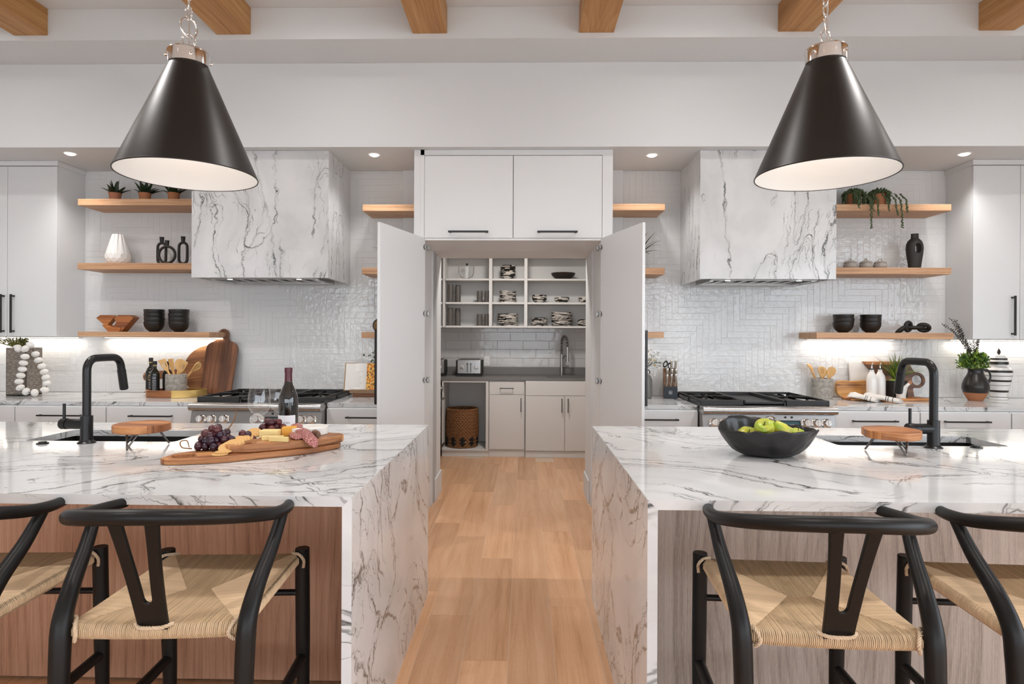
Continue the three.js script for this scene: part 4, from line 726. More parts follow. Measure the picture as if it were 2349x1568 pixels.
{ // glass ice bucket with a thin handle
  const t = thing('ice_bucket', 'clear glass ice bucket with black wire handle on the top pantry shelf', 'bucket', [-0.692, 2.0675, -7.36]);
  mesh('jar', lathe([[0, 0.002], [0.074, 0], [0.08, 0.006], [0.083, 0.15], [0.08, 0.15], [0.077, 0.008], [0, 0.006]], 32), M.glass, t); mesh('lid', lathe([[0.086, 0.151], [0.086, 0.156], [0.03, 0.168], [0, 0.17]], 32), M.glass, t); mesh('knob', new THREE.SphereGeometry(0.013, 14, 10).translate(0, 0.183, 0), M.blackMetal, t);
  const P = []; for (let i = 0; i <= 20; i++) { const a = i / 20 * Math.PI; P.push([Math.cos(a) * 0.09, 0.125 - Math.pow(Math.sin(a), 0.6) * 0.122, 0.086]); } mesh('handle', sweep([[0.09, 0.15, 0.05], ...P, [-0.09, 0.15, 0.05]], 0.003, 50, 8), M.darkSteel, t);
}
function toaster(x, label) {
  const t = thing('toaster', label, 'toaster', [x, 0.9115, -7.3], 0, 'steel toasters on the pantry counter');
  mesh('base', bb(-0.15, 0.15, 0, 0.022, -0.11, 0.11, 0.006, 2), M.blackMatte, t); mesh('end_cap', bb(-0.158, -0.13, 0.02, 0.192, -0.105, 0.098, 0.014, 3), M.blackMatte, t); mesh('end_cap', bb(0.13, 0.158, 0.02, 0.192, -0.105, 0.098, 0.014, 3), M.blackMatte, t);
  mesh('body', muv(bb(-0.145, 0.145, 0.02, 0.2, -0.1, 0.105, 0.02, 4), 'x'), M.steel, t); mesh('face', muv(bb(-0.135, 0.135, 0.03, 0.188, 0.104, 0.112, 0.004, 2), 'x'), M.steel, t);
  for (const z of [-0.06, -0.02, 0.02, 0.06]) mesh('slot', bb(-0.115, 0.115, 0.199, 0.2015, z - 0.011, z + 0.011, 0.0005), M.gap, t);
  for (const s of [-1, 1]) { mesh('dial', mg([lathe([[0.026, 0], [0.026, 0.003], [0.02, 0.005]], 24), lathe([[0.018, 0], [0.018, 0.02], [0.015, 0.023], [0, 0.023]], 24)]).rotateX(Math.PI / 2).translate(s * 0.086, 0.105, 0.113), M.chrome, t); mesh('lever_track', bb(s * 0.02 - 0.004, s * 0.02 + 0.004, 0.045, 0.155, 0.112, 0.1145, 0.0005), M.gap, t); mesh('lever', bb(s * 0.02 - 0.01, s * 0.02 + 0.01, 0.142, 0.15, 0.114, 0.132, 0.002), M.blackMetal, t); }
}
toaster(-0.646, 'steel four slice toaster standing wholly in view on the pantry counter');
toaster(-1.085, 'steel toaster half hidden by the pantry jamb');
{ // power outlet
  const t = thing('power_outlet', 'white double power outlet on the pantry tile beside the toaster', 'outlet', [-0.458, 1.075, -7.5459]); mesh('cover_plate', bb(-0.036, 0.036, -0.058, 0.058, 0, 0.006, 0.003, 2), M.white, t);
  for (const y of [0.024, -0.024]) { const s = mesh('socket', bb(-0.016, 0.016, y - 0.018, y + 0.018, 0.006, 0.008, 0.002), M.whiteGloss, t); mesh('pin_slot', mg([bb(-0.008, -0.0055, y - 0.004, y + 0.008, 0.008, 0.0087, 0), bb(0.0055, 0.008, y - 0.004, y + 0.008, 0.008, 0.0087, 0), bb(-0.0025, 0.0025, y - 0.012, y - 0.007, 0.008, 0.0087, 0)]), M.gap, s); }
}
{ // woven basket: rows of twisted seagrass, the lowest courses chequered black
  const t = thing('storage_basket', 'round woven seagrass basket with a black chequered base in the open niche', 'basket', [-0.722, 0.0885, -7.2]), R = 0.184, rows = 21, n = 30, A = [], B = [];
  const knot = new THREE.SphereGeometry(1, 7, 5);
  for (let k = 0; k < rows; k++) for (let i = 0; i < n; i++) { const a = (i + (k % 2) * 0.5) / n * 2 * Math.PI, y = 0.013 + k * 0.0205, rr = R * (1 - 0.05 * Math.pow(k / rows - 0.5, 2) * 4) , black = k < 6 && k > 0 && Math.floor((i + (k % 2) * 0.5) / 1.5) % 2 === 0; const g = knot.clone().scale(0.0235, 0.0125, 0.0105).rotateZ((k % 2 ? 1 : -1) * 0.32).translate(0, 0, rr).rotateY(a).translate(0, y, 0); (black ? B : A).push(g); }
  M.seagrass = std(lin(0.23, 0.10, 0.035), 0.65); M.seagrassDark = std(lin(0.012, 0.010, 0.009), 0.7);
  mesh('wall', lathe([[R - 0.012, 0.435], [R - 0.004, 0.435], [R - 0.006, 0.2], [R - 0.009, 0.006], [0, 0.004], [0, 0.012], [R - 0.016, 0.012], [R - 0.012, 0.435]], 48), M.seagrass, t);
  mesh('weave', mg(A), M.seagrass, t).userData.kind = 'stuff'; mesh('black_weave', mg(B), M.seagrassDark, t).userData.kind = 'stuff';
  const rim = []; for (let i = 0; i < 44; i++) rim.push(knot.clone().scale(0.018, 0.010, 0.012).rotateZ(0.5).translate(0, 0, R - 0.006).rotateY(i / 44 * 2 * Math.PI).translate(0, 0.439, 0)); mesh('rim', mg(rim), M.seagrass, t);
}
{ // spring faucet
  const t = thing('spring_faucet', 'brushed steel spring faucet over the pantry sink', 'faucet', [0.46, 0.9115, -7.44]); mesh('column', rod([0, 0, 0], [0, 0.26, 0], 0.021, 0.019, 20), M.steel, t); mesh('handle', mg([rod([0.02, 0.11, 0], [0.09, 0.11, 0], 0.011), rod([0.088, 0.11, 0], [0.095, 0.16, 0], 0.007)]), M.steel, t);
  const path = [[0, 0.26, 0], [0, 0.38, 0], [0.006, 0.44, 0.02], [0.028, 0.475, 0.045], [0.055, 0.45, 0.07], [0.062, 0.39, 0.078], [0.064, 0.35, 0.08]], c = new THREE.CatmullRomCurve3(path.map((p) => V3(...p))), P = [], N = 260, f = c.computeFrenetFrames(N, false);
  for (let i = 0; i <= N; i++) { const w = i / N * 2 * Math.PI * 24; P.push(c.getPointAt(i / N).addScaledVector(f.normals[i], Math.cos(w) * 0.0165).addScaledVector(f.binormals[i], Math.sin(w) * 0.0165).toArray()); }
  mesh('spring', sweep(P, 0.0034, 520, 6, false, false), M.steel, t); mesh('hose', sweep(path, 0.009, 50, 10), M.blackMatte, t); mesh('spray_head', mg([rod([0.064, 0.35, 0.08], [0.066, 0.2, 0.082], 0.015, 0.02, 18), rod([0.066, 0.2, 0.082], [0.066, 0.17, 0.082], 0.024, 0.024, 18)]), M.steel, t); mesh('support_arm', rod([0, 0.2, 0.01], [0.062, 0.26, 0.08], 0.006), M.steel, t);
}

// ---------------------------------------------------------------- things on the shelves and back worktops
// a pointed, folded leaf growing along +y and arching towards +z
function blade(len, w, bend = 0.3, n = 6, fold = 0.25, tipPow = 1.3) {
  const P = [], I = []; let y = 0, z = 0, a = 0;
  for (let i = 0; i <= n; i++) { const t = i / n, ww = w * Math.pow(1 - t, 1 / tipPow) * (0.55 + 0.9 * Math.sin(Math.min(1, t * 1.6 + 0.25) * Math.PI / 2) * 0.6), c = Math.cos(a), s = Math.sin(a); P.push(-ww / 2, y + s * ww * fold * -0.5, z + c * ww * fold, 0, y, z, ww / 2, y + s * ww * fold * -0.5, z + c * ww * fold); a = bend * t * 1.6; y += Math.cos(a) * len / n; z += Math.sin(a) * len / n; }
  for (let i = 0; i < n; i++) for (let k = 0; k < 2; k++) { const q = i * 3 + k; I.push(q, q + 1, q + 3, q + 1, q + 4, q + 3); }
  const g = new THREE.BufferGeometry(); g.setAttribute('position', new THREE.Float32BufferAttribute(P, 3)); g.setIndex(I); g.computeVertexNormals(); return flat(g);
}
const leafBit = (l, w) => { const g = new THREE.BufferGeometry(); g.setAttribute('position', new THREE.Float32BufferAttribute([0, 0, 0, w / 2, l * 0.45, w * 0.2, 0, l, 0, -w / 2, l * 0.45, w * 0.2, 0, l * 0.5, -w * 0.05], 3)); g.setIndex([0, 1, 4, 1, 2, 4, 2, 3, 4, 3, 0, 4]); g.computeVertexNormals(); return flat(g); };
M.leafDark.side = THREE.DoubleSide;
const S1 = 2.4485, S2 = 1.9485, S3 = 1.4125, Q1 = 2.4085, Q2 = 1.9265, Q3 = 1.4305;

// potted agaves
function agave(x, label, potMat, seed) {
  const r = rng(seed), t = thing('potted_agave', label, 'plant', [x, S1, -4.85], r() * 3, 'potted agaves');
  mesh('pot', lathe([[0, 0], [0.036, 0], [0.045, 0.075], [0.0485, 0.076], [0.0485, 0.078], [0.043, 0.078], [0.041, 0.066], [0, 0.066]], 32), potMat, t);
  const n = 15; for (let i = 0; i < n; i++) { const l = i < 5 ? rnd(0.11, 0.15) : rnd(0.1, 0.14), b = mesh('leaf', blade(l, 0.05, i < 5 ? 0.2 : 0.42, 6, 0.3), M.leafDark, t); b.position.y = 0.066; b.rotation.order = 'YXZ'; b.rotation.set(i < 5 ? 0.1 + r() * 0.25 : 0.5 + r() * 0.5, i * 2.4 + r() * 0.4, 0); }
}
agave(-3.296, 'agave in a brownish clay pot, furthest from the marble hood', M.terracottaB, 3);
agave(-3.053, 'agave in an orange clay pot, middle one of the three', M.terracotta, 5);
agave(-2.819, 'agave in an orange clay pot, next to the marble hood', M.terracotta, 8);

{ // faceted white vase
  const n = 12, P = [], rings = []; const ring = (y, r0, r1, y1, off) => { const R = []; for (let i = 0; i < n * 2; i++) { const a = (i + off) / (n * 2) * 2 * Math.PI, o = i % 2; R.push([Math.cos(a) * (o ? r1 : r0), o ? y1 : y, Math.sin(a) * (o ? r1 : r0)]); } rings.push(R); };
  ring(0, 0.07, 0.07, 0, 0); ring(0.03, 0.103, 0.094, 0.018, 0); ring(0.042, 0.106, 0.109, 0.056, 0); ring(0.092, 0.103, 0.108, 0.076, 0); ring(0.245, 0.05, 0.042, 0.245, 0); ring(0.24, 0.043, 0.036, 0.24, 0);
  for (let k = 0; k < rings.length - 1; k++) for (let i = 0; i < n * 2; i++) { const a = rings[k][i], b = rings[k][(i + 1) % (n * 2)], c = rings[k + 1][(i + 1) % (n * 2)], d = rings[k + 1][i]; P.push(...a, ...d, ...b, ...b, ...d, ...c); }
  for (let i = 0; i < n * 2; i++) { P.push(...rings[0][i], ...rings[0][(i + 1) % (n * 2)], 0, 0.001, 0); const u = rings[5]; P.push(...u[(i + 1) % (n * 2)], ...u[i], 0, 0.1, 0); }
  const g = new THREE.BufferGeometry(); g.setAttribute('position', new THREE.Float32BufferAttribute(P, 3)); g.computeVertexNormals();
  const m = mesh('faceted_vase', flat(g), M.whiteGloss); m.position.set(-3.27, S2, -4.85); m.scale.set(0.84, 1, 0.84); tag(m, 'white faceted ceramic vase with pleated shoulders on the oak shelf', 'vase');
}
function loopHolder(x, z, kind, label) {
  const t = thing('ring_holder', label, 'candle holder', [x, S2, z], 0, 'black ring candle holders'), P = [], r = 0.0098; t.scale.setScalar(1.06);
  if (kind === 'ring') { for (let i = 0; i < 24; i++) { const a = i / 24 * 2 * Math.PI; P.push([Math.cos(a) * 0.062, 0.074 + Math.sin(a) * 0.062, 0]); } }
  else { const w = 0.031, h = 0.058; for (let i = 0; i < 12; i++) { const a = -Math.PI + i / 11 * Math.PI; P.push([Math.cos(a) * w, 0.045 + Math.sin(a) * w, 0]); } for (let i = 0; i < 12; i++) { const a = i / 11 * Math.PI; P.push([Math.cos(a) * w, 0.143 + Math.sin(a) * w, 0]); } }
  mesh('loop', sweep(P, r, 72, 14, true), M.blackMatte, t); const y = kind === 'ring' ? 0.136 : 0.174;
  mesh('neck', lathe([[0, y], [0.013, y], [0.0135, y + 0.012], [0.016, y + 0.04], [0.0165, y + 0.046], [0.013, y + 0.046], [0.011, y + 0.012], [0, y + 0.012]], 24), M.blackMatte, t); mesh('foot', cbox(0.085, 0.005, 0.06, 0, 0.0025, 0, 0.002, 2), M.blackMatte, t);
}
loopHolder(-2.944, -4.90, 'oval', 'tall black oval loop holder standing behind the round one');
loopHolder(-2.851, -4.815, 'ring', 'black round ring holder, the lowest of the three');
loopHolder(-2.752, -4.87, 'oval', 'tall black oval loop holder next to the marble hood');
{ // interlocked wooden knot: slanting square bars
  const t = thing('wooden_knot', 'carved wooden chevron ornament beside the stacked black bowls', 'ornament', [-3.272, S3, -4.85], 0.1), bar = (pts, z0, z1, m, o) => mesh('bar', muv(ext(shapeOf(pts), z1 - z0, 0.003).translate(0, 0, z0), 'x', o, o), m, t);
  const hue = std(lin(1.25, 0.9, 0.55), 0.5, { map: T.acacia }), hue2 = std(lin(1.6, 1.2, 0.65), 0.5, { map: T.acacia });
  bar([[-0.148, 0.108], [-0.118, 0.133], [-0.03, 0.133], [-0.012, 0.112], [-0.062, 0.052], [-0.085, 0.052]], -0.035, 0.03, hue, 0.2); bar([[0.0, 0.105], [0.03, 0.133], [0.12, 0.133], [0.148, 0.112], [0.055, 0.0], [0.0, 0.0], [-0.02, 0.022], [0.016, 0.075]], -0.045, 0.05, hue, 0.7); bar([[-0.088, 0.055], [-0.05, 0.055], [0.0, 0.034], [0.048, 0.034], [0.06, 0.02], [0.045, 0.0], [-0.04, 0.0]], -0.02, 0.062, hue2, 1.1);
}
const bowlGeo = lathe([[0, 0.004], [0.035, 0], [0.04, 0.001], [0.043, 0.005], [0.068, 0.022], [0.083, 0.048], [0.087, 0.077], [0.0865, 0.08], [0.083, 0.079], [0.078, 0.05], [0.062, 0.026], [0.035, 0.012], [0, 0.011]], 48).scale(0.87, 1, 0.87);
function blackBowls(x, y, n, step, where, group) { for (let i = 0; i < n; i++) { const m = mesh('black_bowl', bowlGeo, M.blackCeramic); m.position.set(x + rnd(-0.002, 0.002), y + i * step, -4.85 + rnd(-0.003, 0.003)); m.rotation.set(i ? rnd(-0.012, 0.012) : 0, R0() * 6, i ? rnd(-0.012, 0.012) : 0); tag(m, (i === n - 1 ? 'topmost' : ord[i]) + ' black bowl of the stack ' + where, 'bowl', group); } }
blackBowls(-2.972, S3, 4, 0.0335, 'of four next to the wooden chevron', 'stacked black bowls over the wine side');
blackBowls(-2.771, S3, 4, 0.0335, 'of four nearer the hood', 'stacked black bowls over the wine side');
blackBowls(2.512, Q3, 3, 0.031, 'of three above the utensil crock', 'stacked black bowls over the fruit side');
blackBowls(2.723, Q3, 3, 0.031, 'of three beside the chain links', 'stacked black bowls over the fruit side');
{ // smoky glass apple with a dark outline
  const t = thing('round_ornament', 'round brown ornament with a black outline on the thin shelf by the door', 'ornament', [-1.152, 1.4185, -4.83]); mesh('body', new THREE.SphereGeometry(0.046, 28, 18).scale(1, 1.05, 0.5).translate(0, 0.05, 0), std(lin(0.16, 0.10, 0.035), 0.2), t); mesh('outline', new THREE.TorusGeometry(0.047, 0.0055, 10, 40).scale(1, 1.05, 1).translate(0, 0.0525, 0), M.blackMetal, t); mesh('stalk', sweep([[0, 0.1, 0], [-0.003, 0.112, 0], [-0.012, 0.12, 0]], 0.0035, 10, 8), M.blackMetal, t);
}
function spiky(p, label, n, len, w, mat, pot, seed, name = 'spiky_plant') { const r = rng(seed), t = thing(name, label, 'plant', p); mesh('pot', pot, M.blackCeramic, t); const y = 0.1; for (let i = 0; i < n; i++) { const b = mesh('leaf', blade(len * (0.7 + r() * 0.4), w, 0.4 + r() * 0.5, 7, 0.22), mat, t); b.position.y = y; b.rotation.order = 'YXZ'; b.rotation.set(0.1 + r() * 0.85, i * 2.4 + r(), 0); } return t; }
const shelfPot = lathe([[0, 0], [0.05, 0], [0.055, 0.1], [0.05, 0.1], [0.046, 0.09], [0, 0.09]], 28);
spiky([0.90, 1.9205, -4.85], 'spiky dark aloe behind the open pantry door, fruit side', 26, 0.24, 0.02, M.leafDark, shelfPot, 4);
spiky([-1.03, 1.9165, -4.86], 'dark aloe almost hidden by the open pantry door, wine side', 12, 0.2, 0.03, M.leafDark, shelfPot, 6);
// trailing plants
function trailing(x, label, strands, seed) {
  const r = rng(seed), t = thing('trailing_plant', label, 'plant', [x, Q1, -4.82], 0, 'trailing plants on the upper shelf'); mesh('pot', lathe([[0, 0], [0.045, 0], [0.051, 0.085], [0.054, 0.1], [0.049, 0.1], [0.045, 0.088], [0, 0.088]], 32), M.terracotta, t);
  const bits = [], bit = new THREE.IcosahedronGeometry(0.0065, 0), bead = (x0, y0, z0, s) => { const g = bit.clone().scale(s * 1.25, s * 0.8, s * 0.8).rotateZ(r() * 3).rotateY(r() * 3).translate(x0, y0, z0); bits.push(g); };
  for (let i = 0; i < 330; i++) { const a = r() * 6.28, q = Math.sqrt(r()); bead(Math.cos(a) * q * 0.085, 0.1 + (1 - q * q) * 0.035 * r() + 0.008 - q * q * 0.012 + r() * 0.01, Math.sin(a) * q * 0.075, 0.8 + r() * 0.5); }
  for (let k = 0; k < 26; k++) { const a = r() * 6.28, L = 0.04 + r() * 0.07, R = 0.066 + r() * 0.014; for (let i = 0; i < L / 0.0048; i++) bead(Math.cos(a) * R + (r() - 0.5) * 0.012, Math.max(0.006, 0.1 - i * 0.0048), Math.sin(a) * R * 0.95 + (r() - 0.5) * 0.012, 0.85 + r() * 0.3); }
  for (const [dx, drop, lean] of strands) for (let i = 0; i < (0.1 + drop) / 0.0045; i++) { const y = 0.095 - i * 0.0045, zz = 0.158 + Math.sin(i * 0.2) * 0.003; if (y < 0.012 || i > 2) bead(dx + lean * (i * 0.0045) + (r() - 0.5) * 0.014, y, (y > 0.01 ? lerp(0.07, zz, clamp((0.095 - y) / 0.08)) : zz) + (r() - 0.5) * 0.008 + 0.012, 0.75 + r() * 0.35); }
  mesh('foliage', mg(bits), M.leafTrail, t).userData.kind = 'stuff';
}
M.leafTrail = std(lin(0.055, 0.085, 0.03), 0.55);
trailing(2.572, 'trailing string plant in clay pot next to the marble hood', [[-0.05, 0.035, 0], [0.03, 0.19, 0.05], [0.085, 0.09, 0.05], [0.04, 0.06, 0.1]], 31);
trailing(2.768, 'trailing string plant in clay pot further from the marble hood', [[-0.04, 0.06, 0.1], [0.02, 0.09, 0.1], [0.06, 0.185, 0.06], [0.1, 0.07, 0.1]], 37);
for (const [x, l] of [[2.562, 'small grey lidded jar next to the marble hood'], [2.684, 'small grey lidded jar, middle one of the three'], [2.795, 'small grey lidded jar nearer the black vase with a hole']]) {
  const t = thing('lidded_jar', l, 'jar', [x, Q2, -4.85], (x * 7) % 1 - 0.3, 'small grey lidded jars'), m = M.jarGrey ??= std(lin(0.34, 0.31, 0.28), 0.35);
  mesh('body', lathe([[0, 0], [0.04, 0], [0.053, 0.014], [0.055, 0.03], [0.049, 0.045], [0.047, 0.05], [0.044, 0.05], [0, 0.045]], 36).scale(0.9, 1, 0.9), m, t); const lid = mesh('lid', lathe([[0.045, 0.05], [0.046, 0.054], [0.03, 0.066], [0, 0.069]], 36), m, t); mesh('handle', new THREE.TorusGeometry(0.0165, 0.0042, 10, 24, Math.PI).translate(0, 0.068, 0), m, lid);
}
{ // black vase with a hole through it
  const { Brush, Evaluator, SUBTRACTION } = await import('three-bvh-csg'), prep = (g) => { const b = new Brush(g); b.updateMatrixWorld(); return b; };
  const body = lathe([[0, 0], [0.047, 0], [0.055, 0.06], [0.066, 0.13], [0.069, 0.165], [0.066, 0.195], [0.055, 0.222], [0.034, 0.242], [0.03, 0.246], [0.029, 0.277], [0.031, 0.281], [0.027, 0.281], [0.025, 0.25], [0, 0.246]], 56).scale(1, 1, 0.72), hole = new THREE.CapsuleGeometry(0.027, 0.026, 8, 24).rotateZ(0.05).scale(0.95, 1, 6).translate(0.008, 0.165, 0);
  body.deleteAttribute('uv'); hole.deleteAttribute('uv'); const ev = new Evaluator(); ev.attributes = ['position', 'normal']; const r = ev.evaluate(prep(body), prep(hole), SUBTRACTION);
  const m = mesh('pierced_vase', flat(r.geometry), M.blackMatte); m.scale.set(0.92, 1, 0.92); m.position.set(3.062, Q2, -4.85); m.rotation.y = -0.12; tag(m, 'tall black vase with an oval hole through its body', 'vase');
}
{ // black chain-link ornament
  const t = thing('chain_ornament', 'black carved chain links lying on the thin oak shelf', 'ornament', [3.03, Q3, -4.84]), link = (p, r, s) => { const g = new THREE.TorusGeometry(0.034, 0.0125, 14, 36).scale(s, 1, 1); const m = mesh('link', g, M.blackMatte, t); m.position.set(...p); m.rotation.set(...r); };
  const thick = (p, r, sx, R = 0.031, q = 0.0155) => { const m = mesh('link', new THREE.TorusGeometry(R, q, 16, 40).scale(sx, 1, 1), M.blackMatte, t); m.position.set(...p); m.rotation.set(...r); };
  thick([-0.092, 0.022, 0.02], [0.95, 0.5, 0.55], 1.25, 0.026, 0.013); thick([-0.022, 0.05, 0], [0.1, 0.45, 0.15], 1.0); link([0.036, 0.041, -0.012], [1.5, 0.0, 0.03], 1.75); thick([0.098, 0.042, 0.0], [0.75, -0.25, -0.3], 1.25, 0.03, 0.0145);
}

// ---- worktop on the wine side
const CT = 0.9105;
{ // woven square vase with greenery
  const t = thing('woven_vase', 'tall square grey woven vase with yellow-green sprigs under the wall cabinet', 'vase', [-3.932, CT, -4.73], 0), o = 0.08;
  mesh('body', mg([muv(mg([bb(-o, o, 0, 0.373, o - 0.008, o, 0.003), bb(-o, o, 0, 0.373, -o, -o + 0.008, 0.003), bb(-o, -o + 0.008, 0, 0.373, -o, o, 0.003), bb(o - 0.008, o, 0, 0.373, -o, o, 0.003)]), 'y'), bb(-o, o, 0.0, 0.012, -o, o, 0.002)]), M.weave, t);
  const r = rng(71), leaves = []; for (let k = 0; k < 26; k++) { const yaw = -1.2 - r() * 1.6, tilt = 0.3 + r() * 1.0, st = sweep([[0, 0.2, 0], [Math.sin(yaw) * 0.06 * tilt, 0.36, Math.cos(yaw) * 0.03], [Math.sin(yaw) * 0.18 * tilt, 0.40 + r() * 0.06, Math.cos(yaw) * 0.09]], 0.0022, 12, 6); leaves.push(st); for (let i = 0; i < 7; i++) { const u = i / 7; leaves.push(leafBit(0.034, 0.012).rotateZ(r() * 3 - 1.5).rotateY(r() * 6).translate(Math.sin(yaw) * (0.06 + 0.12 * u) * tilt, 0.365 + u * 0.05 + r() * 0.02, Math.cos(yaw) * (0.03 + 0.06 * u))); } }
  M.sprig = std(lin(0.13, 0.125, 0.02), 0.6, { side: THREE.DoubleSide }); mesh('sprigs', mg(leaves), M.sprig, t).userData.kind = 'stuff';
}
{ // bead garland draped over the vase
  const t = thing('bead_garland', 'garland of white egg-shaped beads draped over the woven vase', 'garland', [-3.83, CT, -4.62]), B = [[-3.918, 1.27, -4.66], [-3.842, 1.277, -4.628], [-3.832, 1.217, -4.615], [-3.844, 1.168, -4.615], [-3.852, 1.121, -4.615], [-3.86, 1.073, -4.61], [-3.869, 1.027, -4.605], [-3.855, 0.98, -4.6], [-3.81, 0.951, -4.6], [-3.744, 0.942, -4.6], [-3.715, 0.958, -4.66], [-3.733, 1.005, -4.705], [-3.745, 1.05, -4.71], [-3.762, 1.094, -4.715], [-3.783, 1.138, -4.715], [-3.806, 1.186, -4.71], [-3.822, 1.233, -4.70], [-3.862, 1.304, -4.70], [-3.965, 1.285, -4.70]];
  const g = new THREE.SphereGeometry(1, 20, 14); B.forEach((p, i) => { const b = mesh('bead', g, M.chalk, t), q = B[(i + 1) % B.length], a = B[(i + B.length - 1) % B.length]; b.position.set(p[0] + 3.83, p[1] - CT, p[2] + 4.62); b.scale.set(0.0295, 0.0225, 0.0285); b.rotation.z = Math.atan2(q[1] - a[1], q[0] - a[0]) + Math.PI / 2; if (i === 0 || i > 16) b.rotation.z += 1.2; });
  mesh('string', sweep(B.slice(1, 18).map((p) => [p[0] + 3.83, p[1] - CT, p[2] + 4.62]), 0.0022, 120, 6), M.twig, t);
}
{ // oval wooden tray
  const t = thing('oval_tray', 'oval wooden tray with a gold-painted end holding bottles and crock', 'tray', [-2.70, CT, -4.70], 0.13), a = 0.222, b = 0.135;
  const ell = (ra, rb, P = new THREE.Shape()) => { P.absellipse(0, 0, ra, rb, 0, 2 * Math.PI, false, 0); return P; };
  const wall = ell(a, b); wall.holes.push(ell(a - 0.012, b - 0.012, new THREE.Path())); const lay = (g) => g.rotateX(-Math.PI / 2);
  const rimG = lay(ext(wall, 0.056, 0.002, 48)), split = (keep) => { const g = flat(rimG.clone()), p = g.attributes.position, n = g.attributes.normal, P = [], N = []; for (let i = 0; i < p.count; i += 3) { const x = (p.getX(i) + p.getX(i + 1) + p.getX(i + 2)) / 3; if ((x > 0.015) === keep) for (let k = 0; k < 3; k++) { P.push(p.getX(i + k), p.getY(i + k), p.getZ(i + k)); N.push(n.getX(i + k), n.getY(i + k), n.getZ(i + k)); } } const o = new THREE.BufferGeometry(); o.setAttribute('position', new THREE.Float32BufferAttribute(P, 3)); o.setAttribute('normal', new THREE.Float32BufferAttribute(N, 3)); return muv(flat(o), 'x', 0.2, 0.1); };
  mesh('wooden_rim', split(false), M.acaciaLight, t); mesh('gold_rim', split(true), std(lin(0.55, 0.36, 0.12), 0.34, { metalness: 0.75 }), t, 'gold leafed end of the rim'); mesh('bottom', muv(lay(ext(ell(a - 0.013, b - 0.013), 0.01, 0.001, 48)), 'x'), M.acaciaLight, t);
  for (const s of [-1, 1]) mesh('hand_slot', mg([cbox(0.004, 0.014, 0.075, 0, 0, 0, 0.002)]).rotateY(0).translate(s * (a - 0.0135), 0.034, 0), M.gap, t);
}
const TR = CT + 0.0105;
function crock(p, r, h, label) { const m = mesh('utensil_crock', muv(lathe([[0, 0.002], [r * 0.985, 0], [r, 0.004], [r, h - 0.003], [r - 0.003, h], [r - 0.013, h], [r - 0.014, h - 0.004], [r - 0.016, 0.014], [0, 0.013]], 48), 'y'), M.concrete); m.position.set(...p); return tag(m, label, 'crock', 'concrete utensil crocks'); }
crock([-2.712, TR, -4.71], 0.076, 0.163, 'grey concrete crock of bamboo utensils standing in the oval tray');
// bamboo utensils; each stands in its crock, leaning out
function utensil(kind, foot, top, twist, label, group) {
  const F = V3(...foot), Tp = V3(...top), d = Tp.clone().sub(F), L = d.length(); let headShape, hl = 0.1, slots = [];
  if (kind === 'spatula' || kind === 'slotted_spatula') headShape = [[-0.009, 0], [0.009, 0], [0.021, 0.03], [0.031, hl], [-0.027, hl + 0.012], [-0.021, 0.03]]; else headShape = null;
  const s = headShape ? shapeOf(headShape) : (() => { const q = new THREE.Shape(); q.moveTo(-0.007, 0); q.bezierCurveTo(-0.02, 0.015, -0.036, 0.045, -0.03, 0.075); q.bezierCurveTo(-0.022, 0.1, 0.022, 0.1, 0.03, 0.075); q.bezierCurveTo(0.036, 0.045, 0.02, 0.015, 0.007, 0); return q; })();
  if (kind.startsWith('slotted')) for (const x of [-0.011, 0, 0.011]) s.holes.push(roundRect(x - 0.0025, x + 0.0025, 0.036, 0.076, 0.002, new THREE.Path()));
  const hg = ext(s, 0.008, 0.0025, 8).translate(0, L - hl, -0.004); const t = thing(kind.replace('slotted_', ''), label, 'utensil', foot, 0, group), q = new THREE.Quaternion().setFromUnitVectors(V3(0, 1, 0), d.clone().normalize()).multiply(new THREE.Quaternion().setFromAxisAngle(V3(0, 1, 0), twist)); t.quaternion.copy(q);
  if (!kind.includes('spatula')) { const p = hg.attributes.position; for (let i = 0; i < p.count; i++) { const y = (p.getY(i) - (L - hl)) / hl; p.setZ(i, p.getZ(i) + 0.012 * Math.sin(clamp(y) * Math.PI) - 0.6 * (0.03 - Math.abs(p.getX(i))) * 0.4 * (kind === 'spoon' || kind === 'slotted_spoon' ? Math.sin(clamp(y) * Math.PI) : 0)); } hg.computeVertexNormals(); }
  mesh('head', hg, M.bamboo, t); mesh('shaft', rod([0, 0, 0], [0, L - hl + 0.008, 0], 0.0065, 0.008, 12), M.bamboo, t);
}
const bg = 'bamboo utensils in the tray crock', bg2 = 'bamboo utensils in the crock beside the towels';
utensil('slotted_spatula', [-2.68, TR + 0.02, -4.70], [-2.832, 1.19, -4.72], 0.1, 'slotted bamboo spatula leaning furthest out beside the oil bottles', bg);
utensil('spatula', [-2.7, TR + 0.02, -4.72], [-2.775, 1.195, -4.74], -0.4, 'plain bamboo spatula second from the oil bottles', bg);
utensil('spoon', [-2.712, TR + 0.02, -4.68], [-2.705, 1.205, -4.76], 0.1, 'plain bamboo turner standing upright in the middle of the tray crock', bg);
utensil('slotted_spatula', [-2.74, TR + 0.02, -4.71], [-2.632, 1.185, -4.68], 0.15, 'slotted bamboo turner leaning towards the tall cutting board', bg);
utensil('spoon', [-2.74, TR + 0.02, -4.73], [-2.55, 1.18, -4.76], 1.2, 'thin bamboo spoon seen edge on, leaning lowest towards the cutting board', bg);
